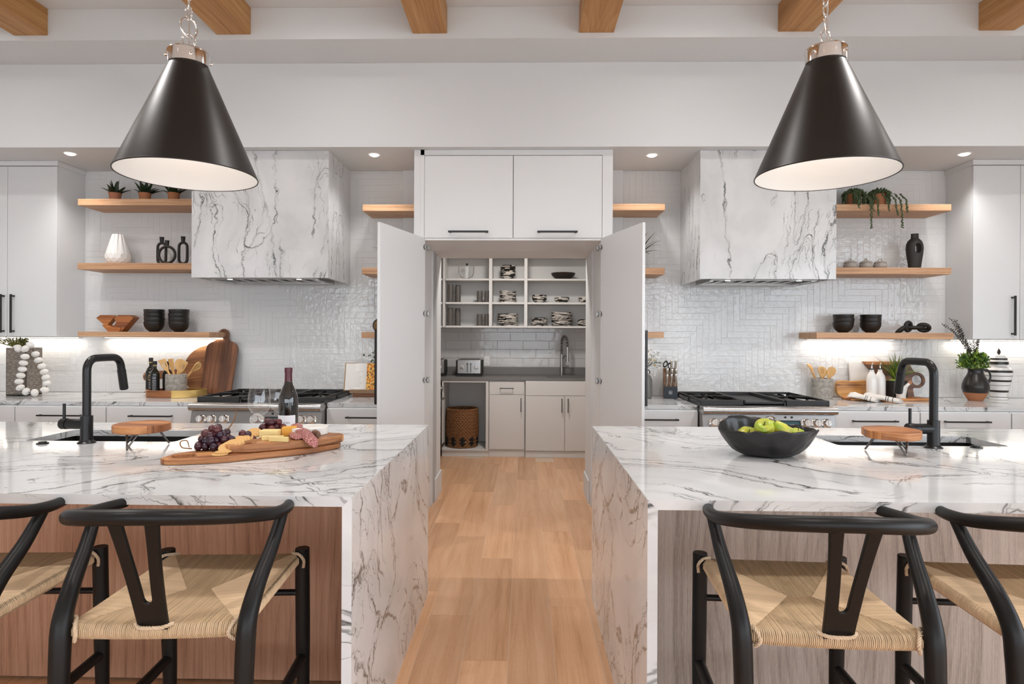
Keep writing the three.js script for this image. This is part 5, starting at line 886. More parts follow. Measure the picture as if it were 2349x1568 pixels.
// dark oil bottles
function labelTex(draw, w = 256, h = 256) { const c = document.createElement('canvas'); c.width = w; c.height = h; const g = c.getContext('2d'); draw(g, w, h); const t = new THREE.CanvasTexture(c); t.colorSpace = THREE.SRGBColorSpace; return t; }
function oil(x, z, r, h, label, style) {
  const t = thing('oil_bottle', label, 'bottle', [x, TR, z], 0, 'dark oil bottles in the tray'); mesh('glass', lathe([[0, 0.002], [r * 0.93, 0], [r, 0.006], [r, h * 0.62], [r * 0.8, h * 0.7], [0.0135, h * 0.78], [0.013, h * 0.9], [0.0145, h * 0.92], [0, h * 0.92]], 36), M.oilGlass, t); mesh('cap', lathe([[0.0155, h * 0.9], [0.0155, h], [0.013, h + 0.002], [0, h + 0.002]], 24), M.blackMatte, t); mesh('neck_band', lathe([[0.0138, h * 0.87], [0.0142, h * 0.895]], 24), std(lin(0.5, 0.36, 0.12), 0.4), t);
  const tx = labelTex((g, w, hh) => { g.fillStyle = style === 2 ? '#0d0b0c' : '#0b0a08'; g.fillRect(0, 0, w, hh); g.strokeStyle = '#c8c2b6'; g.fillStyle = '#c8c2b6'; if (style === 0) { g.strokeStyle = '#b8903c'; g.lineWidth = 10; g.beginPath(); g.arc(w * 0.36, hh * 0.25, 34, 0.6, 5.6); g.stroke(); g.fillStyle = '#c8c2b6'; for (let i = 0; i < 4; i++) g.fillRect(w * 0.3, hh * (0.5 + i * 0.09), w * (0.25 - i * 0.03), 5); } else if (style === 1) { g.fillStyle = '#1d2530'; g.fillRect(w * 0.2, 0, w * 0.5, hh); g.strokeStyle = '#d7d2c7'; g.lineWidth = 4; for (let i = 0; i < 9; i++) { g.beginPath(); for (let k = 0; k < 14; k++) { const xx = w * (0.24 + k * 0.03), yy = hh * (0.1 + i * 0.095) + 8 * n2(k * 0.9, i * 4.1); k ? g.lineTo(xx, yy) : g.moveTo(xx, yy); } g.stroke(); } } else { const c = ['#8a8f7c', '#9c6a3c', '#6f4a86', '#a06a9a', '#7c8a5a']; for (let i = 0; i < 26; i++) { g.fillStyle = c[i % 5]; g.beginPath(); g.arc(w * (0.5 + 0.16 * n2(i * 1.7, 3)), hh * (0.15 + i * 0.03), 5 + 4 * Math.abs(n2(i, 9)), 0, 7); g.fill(); } } });
  const m = mesh('label', new THREE.CylinderGeometry(r + 0.0006, r + 0.0006, h * 0.52, 28, 1, true, -0.9, 1.8).translate(0, h * 0.33, 0), std(0xffffff, 0.35, { map: tx }), t); m.rotation.y = 0.5;
}
M.oilGlass = std(lin(0.011, 0.011, 0.006), 0.06);
oil(-2.945, -4.765, 0.037, 0.285, 'rearmost dark oil bottle with a gold ring mark, furthest from the crock', 0);
oil(-2.868, -4.69, 0.0335, 0.262, 'front dark oil bottle with a pale scribbled label', 1);
oil(-2.835, -4.80, 0.034, 0.255, 'dark bottle with a coloured print just behind the crock', 2);
// cutting boards leaning on the tile
function leanBoard(name, geo, mat, p, lean, roll, label, lift = 0) { const m = mesh(name, geo, mat); m.position.set(...p); m.rotation.order = 'ZXY'; m.rotation.set(-lean, 0, roll); return tag(m, label, 'cutting board', 'wooden boards leaning on the tile'); }
{
  const s = new THREE.Shape(); s.moveTo(0.06, 0.052); s.absarc(0, 0, 0.2, 0.14, 2 * Math.PI - 0.0 + 2.95, false);
  const disc = new THREE.Shape(); const hw = 0.028; disc.absarc(0, 0.2, 0.2, Math.PI + 0.16, Math.PI - 0.16 + 2 * Math.PI, false); disc.lineTo(-0.47, 0.2 + 0.034); disc.absarc(-0.49, 0.2, 0.039, 1.1, 2 * Math.PI - 1.1, false); disc.lineTo(-0.46, 0.2 - 0.034); disc.closePath(); const ho = new THREE.Path(); ho.absarc(-0.497, 0.2, 0.013, 0, Math.PI * 2, false); disc.holes.push(ho);
  const t = thing('round_board', 'round wooden paddle board with a leather loop, behind the oil bottles', 'cutting board', [-2.585, CT, -4.902], 0); t.rotation.order = 'ZXY'; t.rotation.set(-0.2, 0, 0);
  mesh('board', muv(ext(disc, 0.018, 0.004, 32).rotateZ(0).translate(0, 0, -0.009), 'x', 0.3, 0.6).applyMatrix4(new THREE.Matrix4().makeTranslation(0, 0.0, 0)).translate(0, -0.2, 0).rotateZ(0.12).translate(0, 0.2, 0), M.acacia, t);
  mesh('leather_loop', sweep([[-0.495, 0.145, 0.0], [-0.505, 0.138, 0.017], [-0.47, 0.09, 0.02], [-0.43, 0.05, 0.022], [-0.45, 0.02, 0.02], [-0.49, 0.009, 0.02]], 0.0035, 40, 8), M.leather, t); mesh('eyelet', new THREE.TorusGeometry(0.0135, 0.004, 8, 24).translate(-0.494, 0.140, 0.0105), M.leather, t);
}
{
  const s = new THREE.Shape(), w = 0.128, h = 0.425; s.moveTo(-w + 0.012, 0); s.lineTo(w - 0.018, 0); s.quadraticCurveTo(w - 0.006, 0, w - 0.006, 0.012); s.lineTo(w + 0.006, h - 0.06); s.quadraticCurveTo(w + 0.004, h - 0.015, w - 0.045, h + 0.002); s.quadraticCurveTo(0.048, h + 0.01, 0.046, h + 0.045); s.lineTo(0.046, h + 0.06); s.absarc(0, h + 0.062, 0.046, 0, Math.PI, false); s.lineTo(-0.046, h + 0.045); s.quadraticCurveTo(-0.05, h + 0.01, -w + 0.045, h - 0.004); s.quadraticCurveTo(-w + 0.0, h - 0.02, -w, h - 0.07); s.lineTo(-w, 0.012); s.quadraticCurveTo(-w, 0, -w + 0.012, 0); const ho = new THREE.Path(); ho.absarc(-0.001, h + 0.058, 0.0265, 0, Math.PI * 2, false); s.holes.push(ho);
  leanBoard('cutting_board', muv(ext(s, 0.02, 0.004, 16).translate(0, 0, -0.01), 'y', 0.2, 0.05), M.walnutTall, [-2.474, CT + 0.0065, -4.862], 0.205, -0.025, 'tall dark wooden board with a round handle hole, next to the range');
}
{ // cookbook on its stand
  const t = thing('book_stand', 'grey wooden cookbook stand on the short worktop', 'stand', [-1.235, CT, -4.775], 0.08), g = M.greyWood; mesh('foot', muv(bb(-0.105, 0.105, 0, 0.03, -0.07, 0.02, 0.003), 'x'), M.acaciaLight, t); mesh('ledge', muv(bb(-0.125, 0.125, 0.031, 0.042, -0.03, 0.045, 0.002), 'x'), g, t); mesh('lip', muv(bb(-0.125, 0.125, 0.0425, 0.06, 0.033, 0.045, 0.002), 'x'), g, t);
  const back = mesh('back_rest', muv(bb(-0.11, 0.11, 0, 0.2, -0.012, 0, 0.002), 'x'), g, t); back.position.set(0, 0.043, -0.022); back.rotation.x = -0.3;
  const b = thing('cookbook', 'open cookbook with a text page and an orange picture page', 'book', [-1.237, CT + 0.046, -4.772], 0.08); b.rotation.order = 'YXZ'; b.rotation.x = -0.3;
  const text = labelTex((c, w, h) => { c.fillStyle = '#eceae6'; c.fillRect(0, 0, w, h); c.fillStyle = '#6a6662'; c.fillRect(w * 0.1, h * 0.08, w * 0.24, h * 0.012); c.fillStyle = '#b5b2ad'; c.fillRect(w * 0.1, h * 0.31, w * 0.76, 3); for (let i = 0; i < 11; i++) { c.fillRect(w * (0.1 + (i > 4 ? 0.14 : 0)), h * (0.36 + i * 0.05), w * (i > 4 ? 0.62 : 0.76) * (0.85 + 0.15 * n2(i * 2.2, 1)), 3); } }, 256, 320);
  const pic = tex(192, 256, (u, v) => { const a = fbm(u * 4, v * 5, 4), bl = n2b(u * 7 + 3, v * 9), gr = n2(u * 9, v * 8 + 7); let c = ramp([hex('#d8682a'), hex('#ee9a34'), hex('#f3bb50'), hex('#f6d27a')], 0.5 + a * 0.9); if (bl > 0.45) c = mix3(c, hex('#3a4350'), 0.8); if (gr > 0.55) c = mix3(c, hex('#5c5a24'), 0.7); return c; }, { mirror: false });
  const page = (w, bulge, s) => { const g2 = new THREE.PlaneGeometry(w, 0.215, 10, 1), p = g2.attributes.position; for (let i = 0; i < p.count; i++) { const u = clamp((p.getX(i) + w / 2) / w), k = s < 0 ? 1 - u : u; p.setXYZ(i, s * w * k, p.getY(i) + 0.1075, 0.014 + bulge * Math.sin(Math.PI * Math.pow(k, 0.6)) - 0.03 * k * k + 0.012); } g2.computeVertexNormals(); return flat(g2); };
  mesh('cover', mg([bb(-0.172, 0, -0.004, 0.222, -0.003, 0.0, 0.001).rotateY(0.1), bb(0, 0.172, -0.004, 0.222, -0.003, 0.0, 0.001).rotateY(-0.1)]).translate(0, 0, 0.004), std(lin(0.35, 0.2, 0.06), 0.6), b); mesh('page_block', mg([bb(-0.164, -0.004, 0, 0.214, 0.0005, 0.011, 0.002).rotateY(0.1), bb(0.004, 0.164, 0, 0.214, 0.0005, 0.011, 0.002).rotateY(-0.1)]).translate(0, 0, 0.005), M.white, b);
  mesh('text_page', page(0.165, 0.01, -1), std(0xffffff, 0.7, { map: text, side: THREE.DoubleSide }), b); mesh('picture_page', page(0.165, 0.01, 1), std(0xffffff, 0.45, { map: pic, side: THREE.DoubleSide }), b);
}
// leafy twigs: used behind the cookbook, in the pitcher and in the grey bottle
function twigs(parent, name, n, base, spread, L, leafMat, seed, ll = 0.02, lw = 0.009, per = 16) { const r = rng(seed), st = [], lv = []; for (let k = 0; k < n; k++) { const yaw = spread[0] + r() * spread[1], tl = spread[2] + r() * spread[3], len = L * (0.75 + r() * 0.35), pts = []; for (let i = 0; i <= 4; i++) { const u = i / 4, a = tl * (0.5 + 0.7 * u); pts.push([base[0] + Math.sin(yaw) * Math.sin(a) * len * u + n2(k, u * 2 + seed) * 0.015 * u, base[1] + Math.cos(a) * len * u, base[2] + Math.cos(yaw) * Math.sin(a) * len * u * 0.6]); } st.push(sweep(pts, (u) => 0.0018 * (1 - 0.6 * u), 16, 5, false, false)); const c = new THREE.CatmullRomCurve3(pts.map((p) => V3(...p))); for (let i = 0; i < per; i++) { const p = c.getPointAt(0.35 + 0.65 * (i + 0.5) / per); lv.push(leafBit(ll * (0.7 + r() * 0.6), lw).rotateX(r() * 1.4 - 0.7).rotateZ((i % 2 ? 1 : -1) * (0.6 + r() * 0.6)).rotateY(r() * 1.2 - 0.6).translate(p.x, p.y, p.z)); } } mesh('stem', mg(st), M.twig, parent); mesh(name, mg(lv), leafMat, parent).userData.kind = 'stuff'; }
{ const t = thing('twig_vase', 'dark leafy twigs in a vase hidden behind the cookbook', 'vase', [-1.07, CT, -4.915]); mesh('vase', lathe([[0, 0], [0.04, 0], [0.05, 0.08], [0.025, 0.15], [0.028, 0.17], [0.02, 0.17], [0, 0.02]], 24), M.blackCeramic, t); twigs(t, 'leaves', 14, [0, 0.16, 0], [-1.9, 2.6, 0.2, 0.75], 0.27, M.leafGreen, 12, 0.03, 0.012, 9); }

// ---- worktop on the fruit side
{ const t = thing('flower_bottle', 'grey jug with white blossoms half hidden by the open pantry door', 'vase', [0.945, CT, -4.84]); mesh('jug', lathe([[0, 0.002], [0.062, 0], [0.068, 0.006], [0.068, 0.14], [0.055, 0.175], [0.024, 0.196], [0.02, 0.215], [0.024, 0.222], [0.018, 0.222], [0.015, 0.2], [0, 0.19]], 36), std(lin(0.17, 0.165, 0.15), 0.45), t); mesh('ear', new THREE.TorusGeometry(0.02, 0.004, 8, 20, 3.6).rotateZ(-0.6).translate(0.03, 0.2, 0), M.twig, t);
  const r = rng(55), pet = [], bud = []; for (let i = 0; i < 120; i++) { const a = r() * 6.28, e = 0.27 + r() * 0.13, q = Math.sqrt(r()) * 0.11; pet.push(leafBit(0.022, 0.018).rotateX(r() * 3).rotateY(r() * 6).translate(Math.cos(a) * q + 0.02, e - q * 0.3, Math.sin(a) * q * 0.7)); if (i % 9 === 0) bud.push(new THREE.IcosahedronGeometry(0.008, 1).translate(Math.cos(a) * q * 0.8, e + 0.01 - q * 0.3, Math.sin(a) * q * 0.6 + 0.01)); } M.petal = std(lin(0.75, 0.74, 0.68), 0.7, { side: THREE.DoubleSide }); mesh('petals', mg(pet), M.petal, t).userData.kind = 'stuff'; mesh('buds', mg(bud), std(lin(0.6, 0.45, 0.06), 0.6), t).userData.kind = 'stuff'; twigs(t, 'leaves', 6, [0, 0.2, 0], [0.4, 1.6, 0.4, 0.9], 0.2, M.leafGreen, 13, 0.018, 0.006, 6); }
{ // knife block
  const t = thing('knife_block', 'dark wooden knife block with a navy front holding steel handled knives', 'knife block', [1.143, CT, -4.775], -0.18), prof = [[0, 0], [0, 0.094], [-0.018, 0.1], [-0.105, 0.232], [-0.15, 0.215], [-0.19, 0.012], [-0.17, 0]];
  mesh('block', muv(ext(shapeOf(prof), 0.104, 0.002).rotateY(-Math.PI / 2).translate(0.052, 0, 0), 'y'), M.walnut, t); mesh('front_panel', bb(-0.0525, 0.0525, 0.001, 0.094, -0.002, 0.003, 0.0012), std(lin(0.012, 0.017, 0.024), 0.45), t);
  const lg = labelTex((g, w) => { g.fillStyle = '#10161d'; g.fillRect(0, 0, w, w); g.strokeStyle = '#d9dcde'; g.lineWidth = 16; g.strokeRect(14, 14, w - 28, w - 28); g.fillStyle = '#d9dcde'; for (const s of [0.34, 0.66]) { g.beginPath(); g.arc(w * s, w * 0.3, 15, 0, 7); g.fill(); g.fillRect(w * s - 13, w * 0.38, 26, 70); g.fillRect(w * s - 20, w * 0.62, 15, 58); g.fillRect(w * s + 5, w * 0.62, 15, 58); g.fillRect(w * s - 30, w * 0.42, 60, 14); } }); mesh('emblem', new THREE.PlaneGeometry(0.026, 0.026).translate(0, 0.048, 0.0036), std(0xffffff, 0.5, { map: lg }), t, 'small square white emblem');
  const place = (o, x, y, z, yaw = 0) => { const q = V3(x, y, z).applyAxisAngle(V3(0, 1, 0), -0.18).add(V3(1.143, CT, -4.775)); o.position.copy(q); o.rotation.order = 'YXZ'; o.rotation.set(-0.42 + 0.55, -0.18, -0.1 + yaw); };
  const handle = (len, r) => mg([sweep([[0, 0, 0], [0.002, len * 0.4, 0.001], [0, len * 0.75, 0], [-0.002, len, -0.003]], (u) => r * (0.85 + 0.3 * Math.abs(u - 0.45)), 20, 12).scale(1, 1, 1)]);
  const cap = (len, r) => lathe([[r * 1.08, len - 0.012], [r * 1.1, len], [r * 0.8, len + 0.006], [0, len + 0.007]], 16).translate(-0.002, 0, -0.003);
  const KN = [[-0.03, 0.098, -0.012, 0.085, 0.008, 'front row, nearest the pantry door'], [0.002, 0.098, -0.012, 0.088, 0.008, 'front row, middle'], [0.034, 0.098, -0.012, 0.09, 0.008, 'front row, nearest the range'], [-0.028, 0.14, -0.04, 0.09, 0.0085, 'second row, nearest the pantry door'], [0.008, 0.14, -0.04, 0.085, 0.0085, 'second row, middle'], [0.038, 0.14, -0.04, 0.088, 0.008, 'second row, nearest the range'], [0.0, 0.182, -0.068, 0.12, 0.0095, 'back row, the paler one'], [0.032, 0.182, -0.068, 0.122, 0.0095, 'back row, nearest the range']];
  KN.forEach(([x, y, z, len, r, w]) => { const k = thing('kitchen_knife', 'steel handled knife in the block, ' + w, 'knife', [0, 0, 0], 0, 'knives in the block'); mesh('handle', handle(len, r), M.knifeSteel, k); mesh('end_cap', cap(len, r), M.chrome, k); mesh('blade', bb(-0.0012, 0.0012, -0.06, 0.002, -0.011, 0.009, 0.0004), M.chrome, k); place(k, x, y, z); });
  const sc = thing('kitchen_scissors', 'black handled scissors in the knife block', 'scissors', [0, 0, 0]); for (const s of [-1, 1]) mesh('finger_ring', new THREE.TorusGeometry(0.017, 0.0052, 10, 24).scale(0.8, 1.35, 1).rotateZ(s * 0.25).translate(s * 0.018, 0.052 + (s < 0 ? 0.012 : 0), 0), M.blackMatte, sc); mesh('blade', bb(-0.007, 0.007, -0.06, 0.03, -0.002, 0.002, 0.001), M.chrome, sc); place(sc, -0.025, 0.2, -0.075);
}
crock([2.372, CT, -4.90], 0.077, 0.158, 'grey concrete crock of bamboo spoons standing alone beside the range');
utensil('slotted_spoon', [2.40, CT + 0.02, -4.90], [2.262, 1.185, -4.93], 0.9, 'slotted bamboo spoon with a dark hooked tip leaning towards the range', bg2);
utensil('slotted_spoon', [2.385, CT + 0.02, -4.88], [2.338, 1.17, -4.86], 0.15, 'slotted bamboo spoon facing forwards, second from the range', bg2);
utensil('spoon', [2.36, CT + 0.02, -4.92], [2.405, 1.16, -4.94], 0.5, 'bamboo spoon half hidden behind another', bg2);
utensil('spoon', [2.35, CT + 0.02, -4.88], [2.44, 1.165, -4.86], -0.25, 'bamboo spoon leaning towards the live edge board', bg2);
{ const m = leanBoard('live_edge_board', muv(ext(shapeOf([[-0.23, 0.03], [-0.2, 0.004], [0, 0], [0.2, 0.004], [0.225, 0.03], [0.23, 0.1], [0.2, 0.137], [0.05, 0.142], [-0.1, 0.134], [-0.225, 0.128], [-0.238, 0.08]], true), 0.032, 0.006).translate(0, 0, -0.016), 'x', 0.1, 0.22), M.liveEdge, [2.722, CT + 0.0035, -4.905], 0.12, 0.0, 'low live edge board with dark streaks leaning behind the white soap bottles'); }
{ const s = shapeOf([[-0.31, -0.09], [-0.24, -0.095], [0.26, -0.09], [0.30, -0.06], [0.30, 0.06], [0.26, 0.09], [-0.24, 0.095], [-0.31, 0.05], [-0.33, -0.02]], true); const m = mesh('serving_board', muv(ext(s, 0.019, 0.005).rotateX(-Math.PI / 2), 'x', 0.4, 0.4), M.acaciaGold); m.position.set(2.81, CT, -4.80); m.rotation.y = 0.0; tag(m, 'long wooden board lying flat under the soap bottles, mortar and towels', 'cutting board', 'flat serving boards'); }
const BD = CT + 0.0195;
{ const m = leanBoard('marble_board', muv(ext(roundRect(-0.16, 0.2, 0, 0.285, 0.018), 0.014, 0.003).translate(0, 0, -0.007), 'y', 0.3, 0.2), M.marbleBoard, [2.785, CT + 0.002, -4.955], 0.105, 0, 'white marble board with rounded corner leaning behind the soap bottles'); m.userData.group = undefined; delete m.userData.group; }
{ // angular walnut board with a ring handle, and its paler chamfered top
  const pts = [[-0.27, 0.285], [-0.06, 0.0], [0.105, 0.0], [0.118, 0.07], [0.13, 0.1], [0.17, 0.1], [0.19, 0.285 - 0.115]], s = new THREE.Shape();
  s.moveTo(-0.255, 0.268); s.lineTo(-0.04, 0.006); s.quadraticCurveTo(-0.03, 0, -0.02, 0); s.lineTo(0.112, 0); s.quadraticCurveTo(0.118, 0, 0.118, 0.01); s.lineTo(0.112, 0.066); s.bezierCurveTo(0.115, 0.082, 0.13, 0.08, 0.145, 0.08); s.absarc(0.15, 0.142, 0.064, -1.5, 1.75, false); s.bezierCurveTo(0.13, 0.215, 0.115, 0.23, 0.105, 0.262); s.lineTo(0.095, 0.268); s.closePath(); const h = new THREE.Path(); h.absarc(0.15, 0.142, 0.041, 0, Math.PI * 2, false); s.holes.push(h);
  const t = thing('ring_handle_board', 'broad walnut board with a large ring handle behind the black faucet', 'cutting board', [2.995, CT + 0.002, -4.932]); t.rotation.order = 'ZXY'; t.rotation.set(-0.125, 0, 0); mesh('board', muv(ext(s, 0.02, 0.004, 20).translate(0, 0, -0.01), 'x', 0.1, 0.5), M.walnut, t); mesh('top_edge', muv(ext(shapeOf([[-0.27, 0.29], [-0.245, 0.262], [0.1, 0.262], [0.118, 0.278], [0.1, 0.29]]), 0.03, 0.004).translate(0, 0, -0.014), 'x'), M.acaciaLight, t, 'paler orange wooden rim along the top');
}
for (const [x, z, l] of [[2.706, -4.80, 'white ceramic soap bottle with steel spout, further from the black pot'], [2.79, -4.835, 'white ceramic soap bottle with steel spout, next to the black pot']]) { const t = thing('soap_bottle', l, 'bottle', [x, BD, z], 0, 'white soap bottles'); mesh('body', lathe([[0, 0.001], [0.041, 0], [0.044, 0.005], [0.044, 0.135], [0.038, 0.165], [0.022, 0.19], [0.0175, 0.2], [0.0175, 0.216], [0, 0.216]], 40).scale(0.87, 1, 0.87), M.whiteGloss, t); mesh('collar', lathe([[0.0185, 0.214], [0.019, 0.221], [0.013, 0.223], [0, 0.223]], 24), M.twig, t); mesh('spout', sweep([[0, 0.22, 0], [0, 0.245, 0], [0.003, 0.262, 0.006]], 0.005, 16, 10), M.chrome, t); }
{ const r = rng(91), t = thing('grass_plant', 'grassy green plant in a square black pot behind the mortar', 'plant', [2.915, BD, -4.835], 0.15); mesh('pot', mg([ext(roundRect(-0.062, 0.062, -0.05, 0.05, 0.01), 0.128, 0.003).rotateX(-Math.PI / 2)]), M.blackMatte, t); mesh('moss', new THREE.SphereGeometry(0.05, 20, 8, 0, 6.3, 0, 1.57).scale(1.1, 0.35, 0.9).translate(0, 0.126, 0), M.leafLime, t);
  for (let i = 0; i < 84; i++) { const a = i * 2.4, back = Math.cos(a) < 0, b = mesh('leaf', blade((0.13 + r() * 0.16) * (back ? 0.85 : 1), 0.0145, back ? 0.12 + r() * 0.2 : 0.2 + r() * 0.7, 7, 0.2), i % 4 ? M.leafGrass : M.leafLime, t); b.position.set((r() - 0.5) * 0.03, 0.13, (r() - 0.5) * 0.03); b.rotation.order = 'YXZ'; b.rotation.set(0.05 + Math.pow(r(), 0.8) * (back ? 0.85 * (1 + Math.cos(a) * 0.75) : 0.85), a, 0); } }
{ const t = thing('mortar_bowl', 'small white marble mortar in front of the black pot', 'mortar', [2.897, BD, -4.745]); mesh('bowl', lathe([[0, 0.001], [0.036, 0], [0.037, 0.008], [0.035, 0.012], [0.044, 0.06], [0.047, 0.072], [0.047, 0.084], [0.04, 0.084], [0.036, 0.06], [0.026, 0.02], [0, 0.015]], 40).scale(0.9, 1, 0.9), M.marbleBoard, t); const p = thing('pestle', 'white pestle with a terracotta tip resting in the mortar', 'pestle', [2.888, BD + 0.045, -4.742]); const d = [0.085, 0.09, 0.0]; mesh('grip', rod([0, 0, 0], [0.068, 0.066, 0], 0.016, 0.011, 18), M.marbleBoard, p); mesh('tip', new THREE.SphereGeometry(0.0155, 18, 14).translate(0.075, 0.073, 0), std(lin(0.45, 0.19, 0.09), 0.6), p); }
{ // folded towels with grey stripes
  const tx = tex(256, 256, (u, v) => { const s = [0.62, 0.68, 0.8].some((k) => Math.abs(u - k) < 0.012); const w = 0.86 + 0.05 * n2(u * 60, v * 60); return s ? hex('#55555a') : [w, w * 0.99, w * 0.97]; }, { mirror: false }), m = std(0xffffff, 0.9, { map: tx, side: THREE.DoubleSide });
  const fold = (len, wid, label, p, yaw, seed) => { const t = thing('folded_towel', label, 'towel', p, yaw, 'folded striped towels'); for (let k = 0; k < 3; k++) { const nu = 22, nv = 8, th = 0.0095, P = [], I = [], U = []; for (const side of [0, 1]) for (let i = 0; i <= nu; i++) for (let j = 0; j <= nv; j++) { const u = i / nu, v = j / nv, e = 1 - Math.pow(Math.abs(v * 2 - 1), 4) * 0.5, drop = clamp((u - 0.42) / 0.58), y0 = lerp(0.0195, 0.001, smooth(0, 1, drop)), y = y0 + k * 0.0105 * e * (0.85 + 0.15 * n2(u * 4 + k, v * 3 + seed)) + 0.0014 * (n2(u * 4 + seed, v * 3 + k) + 1) + (side ? th * e : 0) + 0.014 * Math.exp(-(((u - 0.12) / 0.16) ** 2)) * e; P.push((v - 0.5) * wid * (1 - 0.12 * k), y, (u - 0.5) * len * (1 - 0.03 * k)); U.push(u, v); } const M1 = (nu + 1) * (nv + 1); for (let i = 0; i < nu; i++) for (let j = 0; j < nv; j++) { const a = i * (nv + 1) + j; I.push(a, a + nv + 1, a + 1, a + 1, a + nv + 1, a + nv + 2); const b = a + M1; I.push(b, b + 1, b + nv + 1, b + 1, b + nv + 2, b + nv + 1); } for (let j = 0; j < nv; j++) for (const i of [0, nu]) { const a = i * (nv + 1) + j; I.push(a, a + 1, a + M1, a + 1, a + M1 + 1, a + M1); } for (let i = 0; i < nu; i++) for (const j of [0, nv]) { const a = i * (nv + 1) + j, b = a + nv + 1; I.push(a, b, a + M1, b, b + M1, a + M1); } const g = new THREE.BufferGeometry(); g.setAttribute('position', new THREE.Float32BufferAttribute(P, 3)); g.setAttribute('uv', new THREE.Float32BufferAttribute(U, 2)); g.setIndex(I); g.computeVertexNormals(); mesh('fold', flat(g), m, t); } return t; };
  fold(0.25, 0.12, 'folded white towel with grey stripes, further from the range', [2.70, CT, -4.645], 0.85, 3); fold(0.2, 0.11, 'folded white towel with grey stripes, nearer the range', [2.585, CT, -4.69], 0.75, 7);
}
{ // two-tone pitcher with greenery and dark twigs
  const t = thing('clay_pitcher', 'black pitcher with bare terracotta base holding green blossoms and twigs', 'pitcher', [3.49, CT, -4.785], -0.15); t.scale.set(0.84, 1, 0.84); mesh('body', lathe([[0.096, 0.062], [0.107, 0.095], [0.104, 0.125], [0.088, 0.165], [0.066, 0.2], [0.058, 0.222], [0.062, 0.246], [0.066, 0.25], [0.06, 0.25], [0.053, 0.222], [0.06, 0.2]], 48), M.blackCeramic, t); mesh('bare_base', lathe([[0, 0], [0.056, 0], [0.078, 0.03], [0.0962, 0.0622]], 48), M.terracotta, t, 'unglazed terracotta base'); mesh('handle', sweep([[0.06, 0.236, 0], [0.098, 0.235, 0], [0.121, 0.2, 0], [0.117, 0.155, 0], [0.098, 0.128, 0]], (u) => 0.0095 - 0.002 * Math.sin(u * 3.1), 40, 14), M.blackCeramic, t);
  const r = rng(17), lf = [], bl = [], dark = []; for (let i = 0; i < 460; i++) { const a = r() * 6.28, q = Math.sqrt(r()) * 0.12, y = 0.243 + r() * 0.145 * (1 - q * 3.2); (i % 3 === 0 ? bl : i % 3 === 1 ? lf : dark).push(leafBit(0.036, 0.026).rotateX(r() * 2 - 0.3).rotateY(r() * 6).translate(Math.cos(a) * q - 0.02, y, Math.sin(a) * q * 0.8)); } mesh('leaves', mg(lf), M.leafBright, t).userData.kind = 'stuff'; mesh('blossoms', mg(bl), M.leafLime, t).userData.kind = 'stuff'; mesh('dark_leaves', mg(dark), M.leafGreen, t).userData.kind = 'stuff';
  twigs(t, 'twig_leaves', 7, [-0.01, 0.24, 0], [-1.75, 0.5, 0.33, 0.24], 0.42, M.twig, 41, 0.018, 0.009, 30); twigs(t, 'twig_leaves', 7, [0.0, 0.24, 0], [-1.2, 3.2, 0.05, 0.35], 0.27, M.twig, 47, 0.017, 0.0085, 20);
}
{ // striped ginger jar
  const prof = [[0, 0], [0.07, 0], [0.072, 0.01], [0.066, 0.03], [0.07, 0.05], [0.082, 0.1], [0.098, 0.16], [0.106, 0.2], [0.104, 0.225], [0.088, 0.25], [0.068, 0.265], [0.064, 0.272]], lid = [[0.066, 0.272], [0.074, 0.275], [0.073, 0.3], [0.066, 0.303], [0.064, 0.325], [0.05, 0.345], [0.014, 0.353], [0, 0.354]], x0 = 3.735, st = std(lin(0.02, 0.016, 0.014), 0.35);
  const t = thing('ginger_jar', 'white ginger jar with dark horizontal bands behind the clay pitcher', 'jar', [x0, CT, -4.875]); t.scale.set(0.84, 1, 0.84); mesh('body', lathe(prof, 56), M.whiteGloss, t); const L = mesh('lid', lathe(lid, 56), M.whiteGloss, t); mesh('finial', lathe([[0.006, 0.352], [0.011, 0.36], [0.016, 0.372], [0.012, 0.385], [0.003, 0.4], [0, 0.402]], 28), st, L);
  const rAt = (P, y) => { for (let i = 1; i < P.length; i++) if (y <= P[i][1]) { const a = P[i - 1], b = P[i]; return lerp(a[0], b[0], (y - a[1]) / (b[1] - a[1] || 1)); } return P[P.length - 1][0]; };
  const band = (P, a, b, par) => { const q = []; for (let i = 0; i <= 4; i++) { const y = lerp(a, b, i / 4); q.push([rAt(P, y) + 0.0007, y]); } mesh('band', lathe(q, 56), st, par); }; for (const [a, b] of [[0.02, 0.024], [0.06, 0.076], [0.112, 0.115], [0.142, 0.157], [0.186, 0.19], [0.214, 0.232], [0.256, 0.26]]) band(prof, a, b, t); for (const [a, b] of [[0.277, 0.298], [0.312, 0.326]]) band(lid, a, b, L);
}

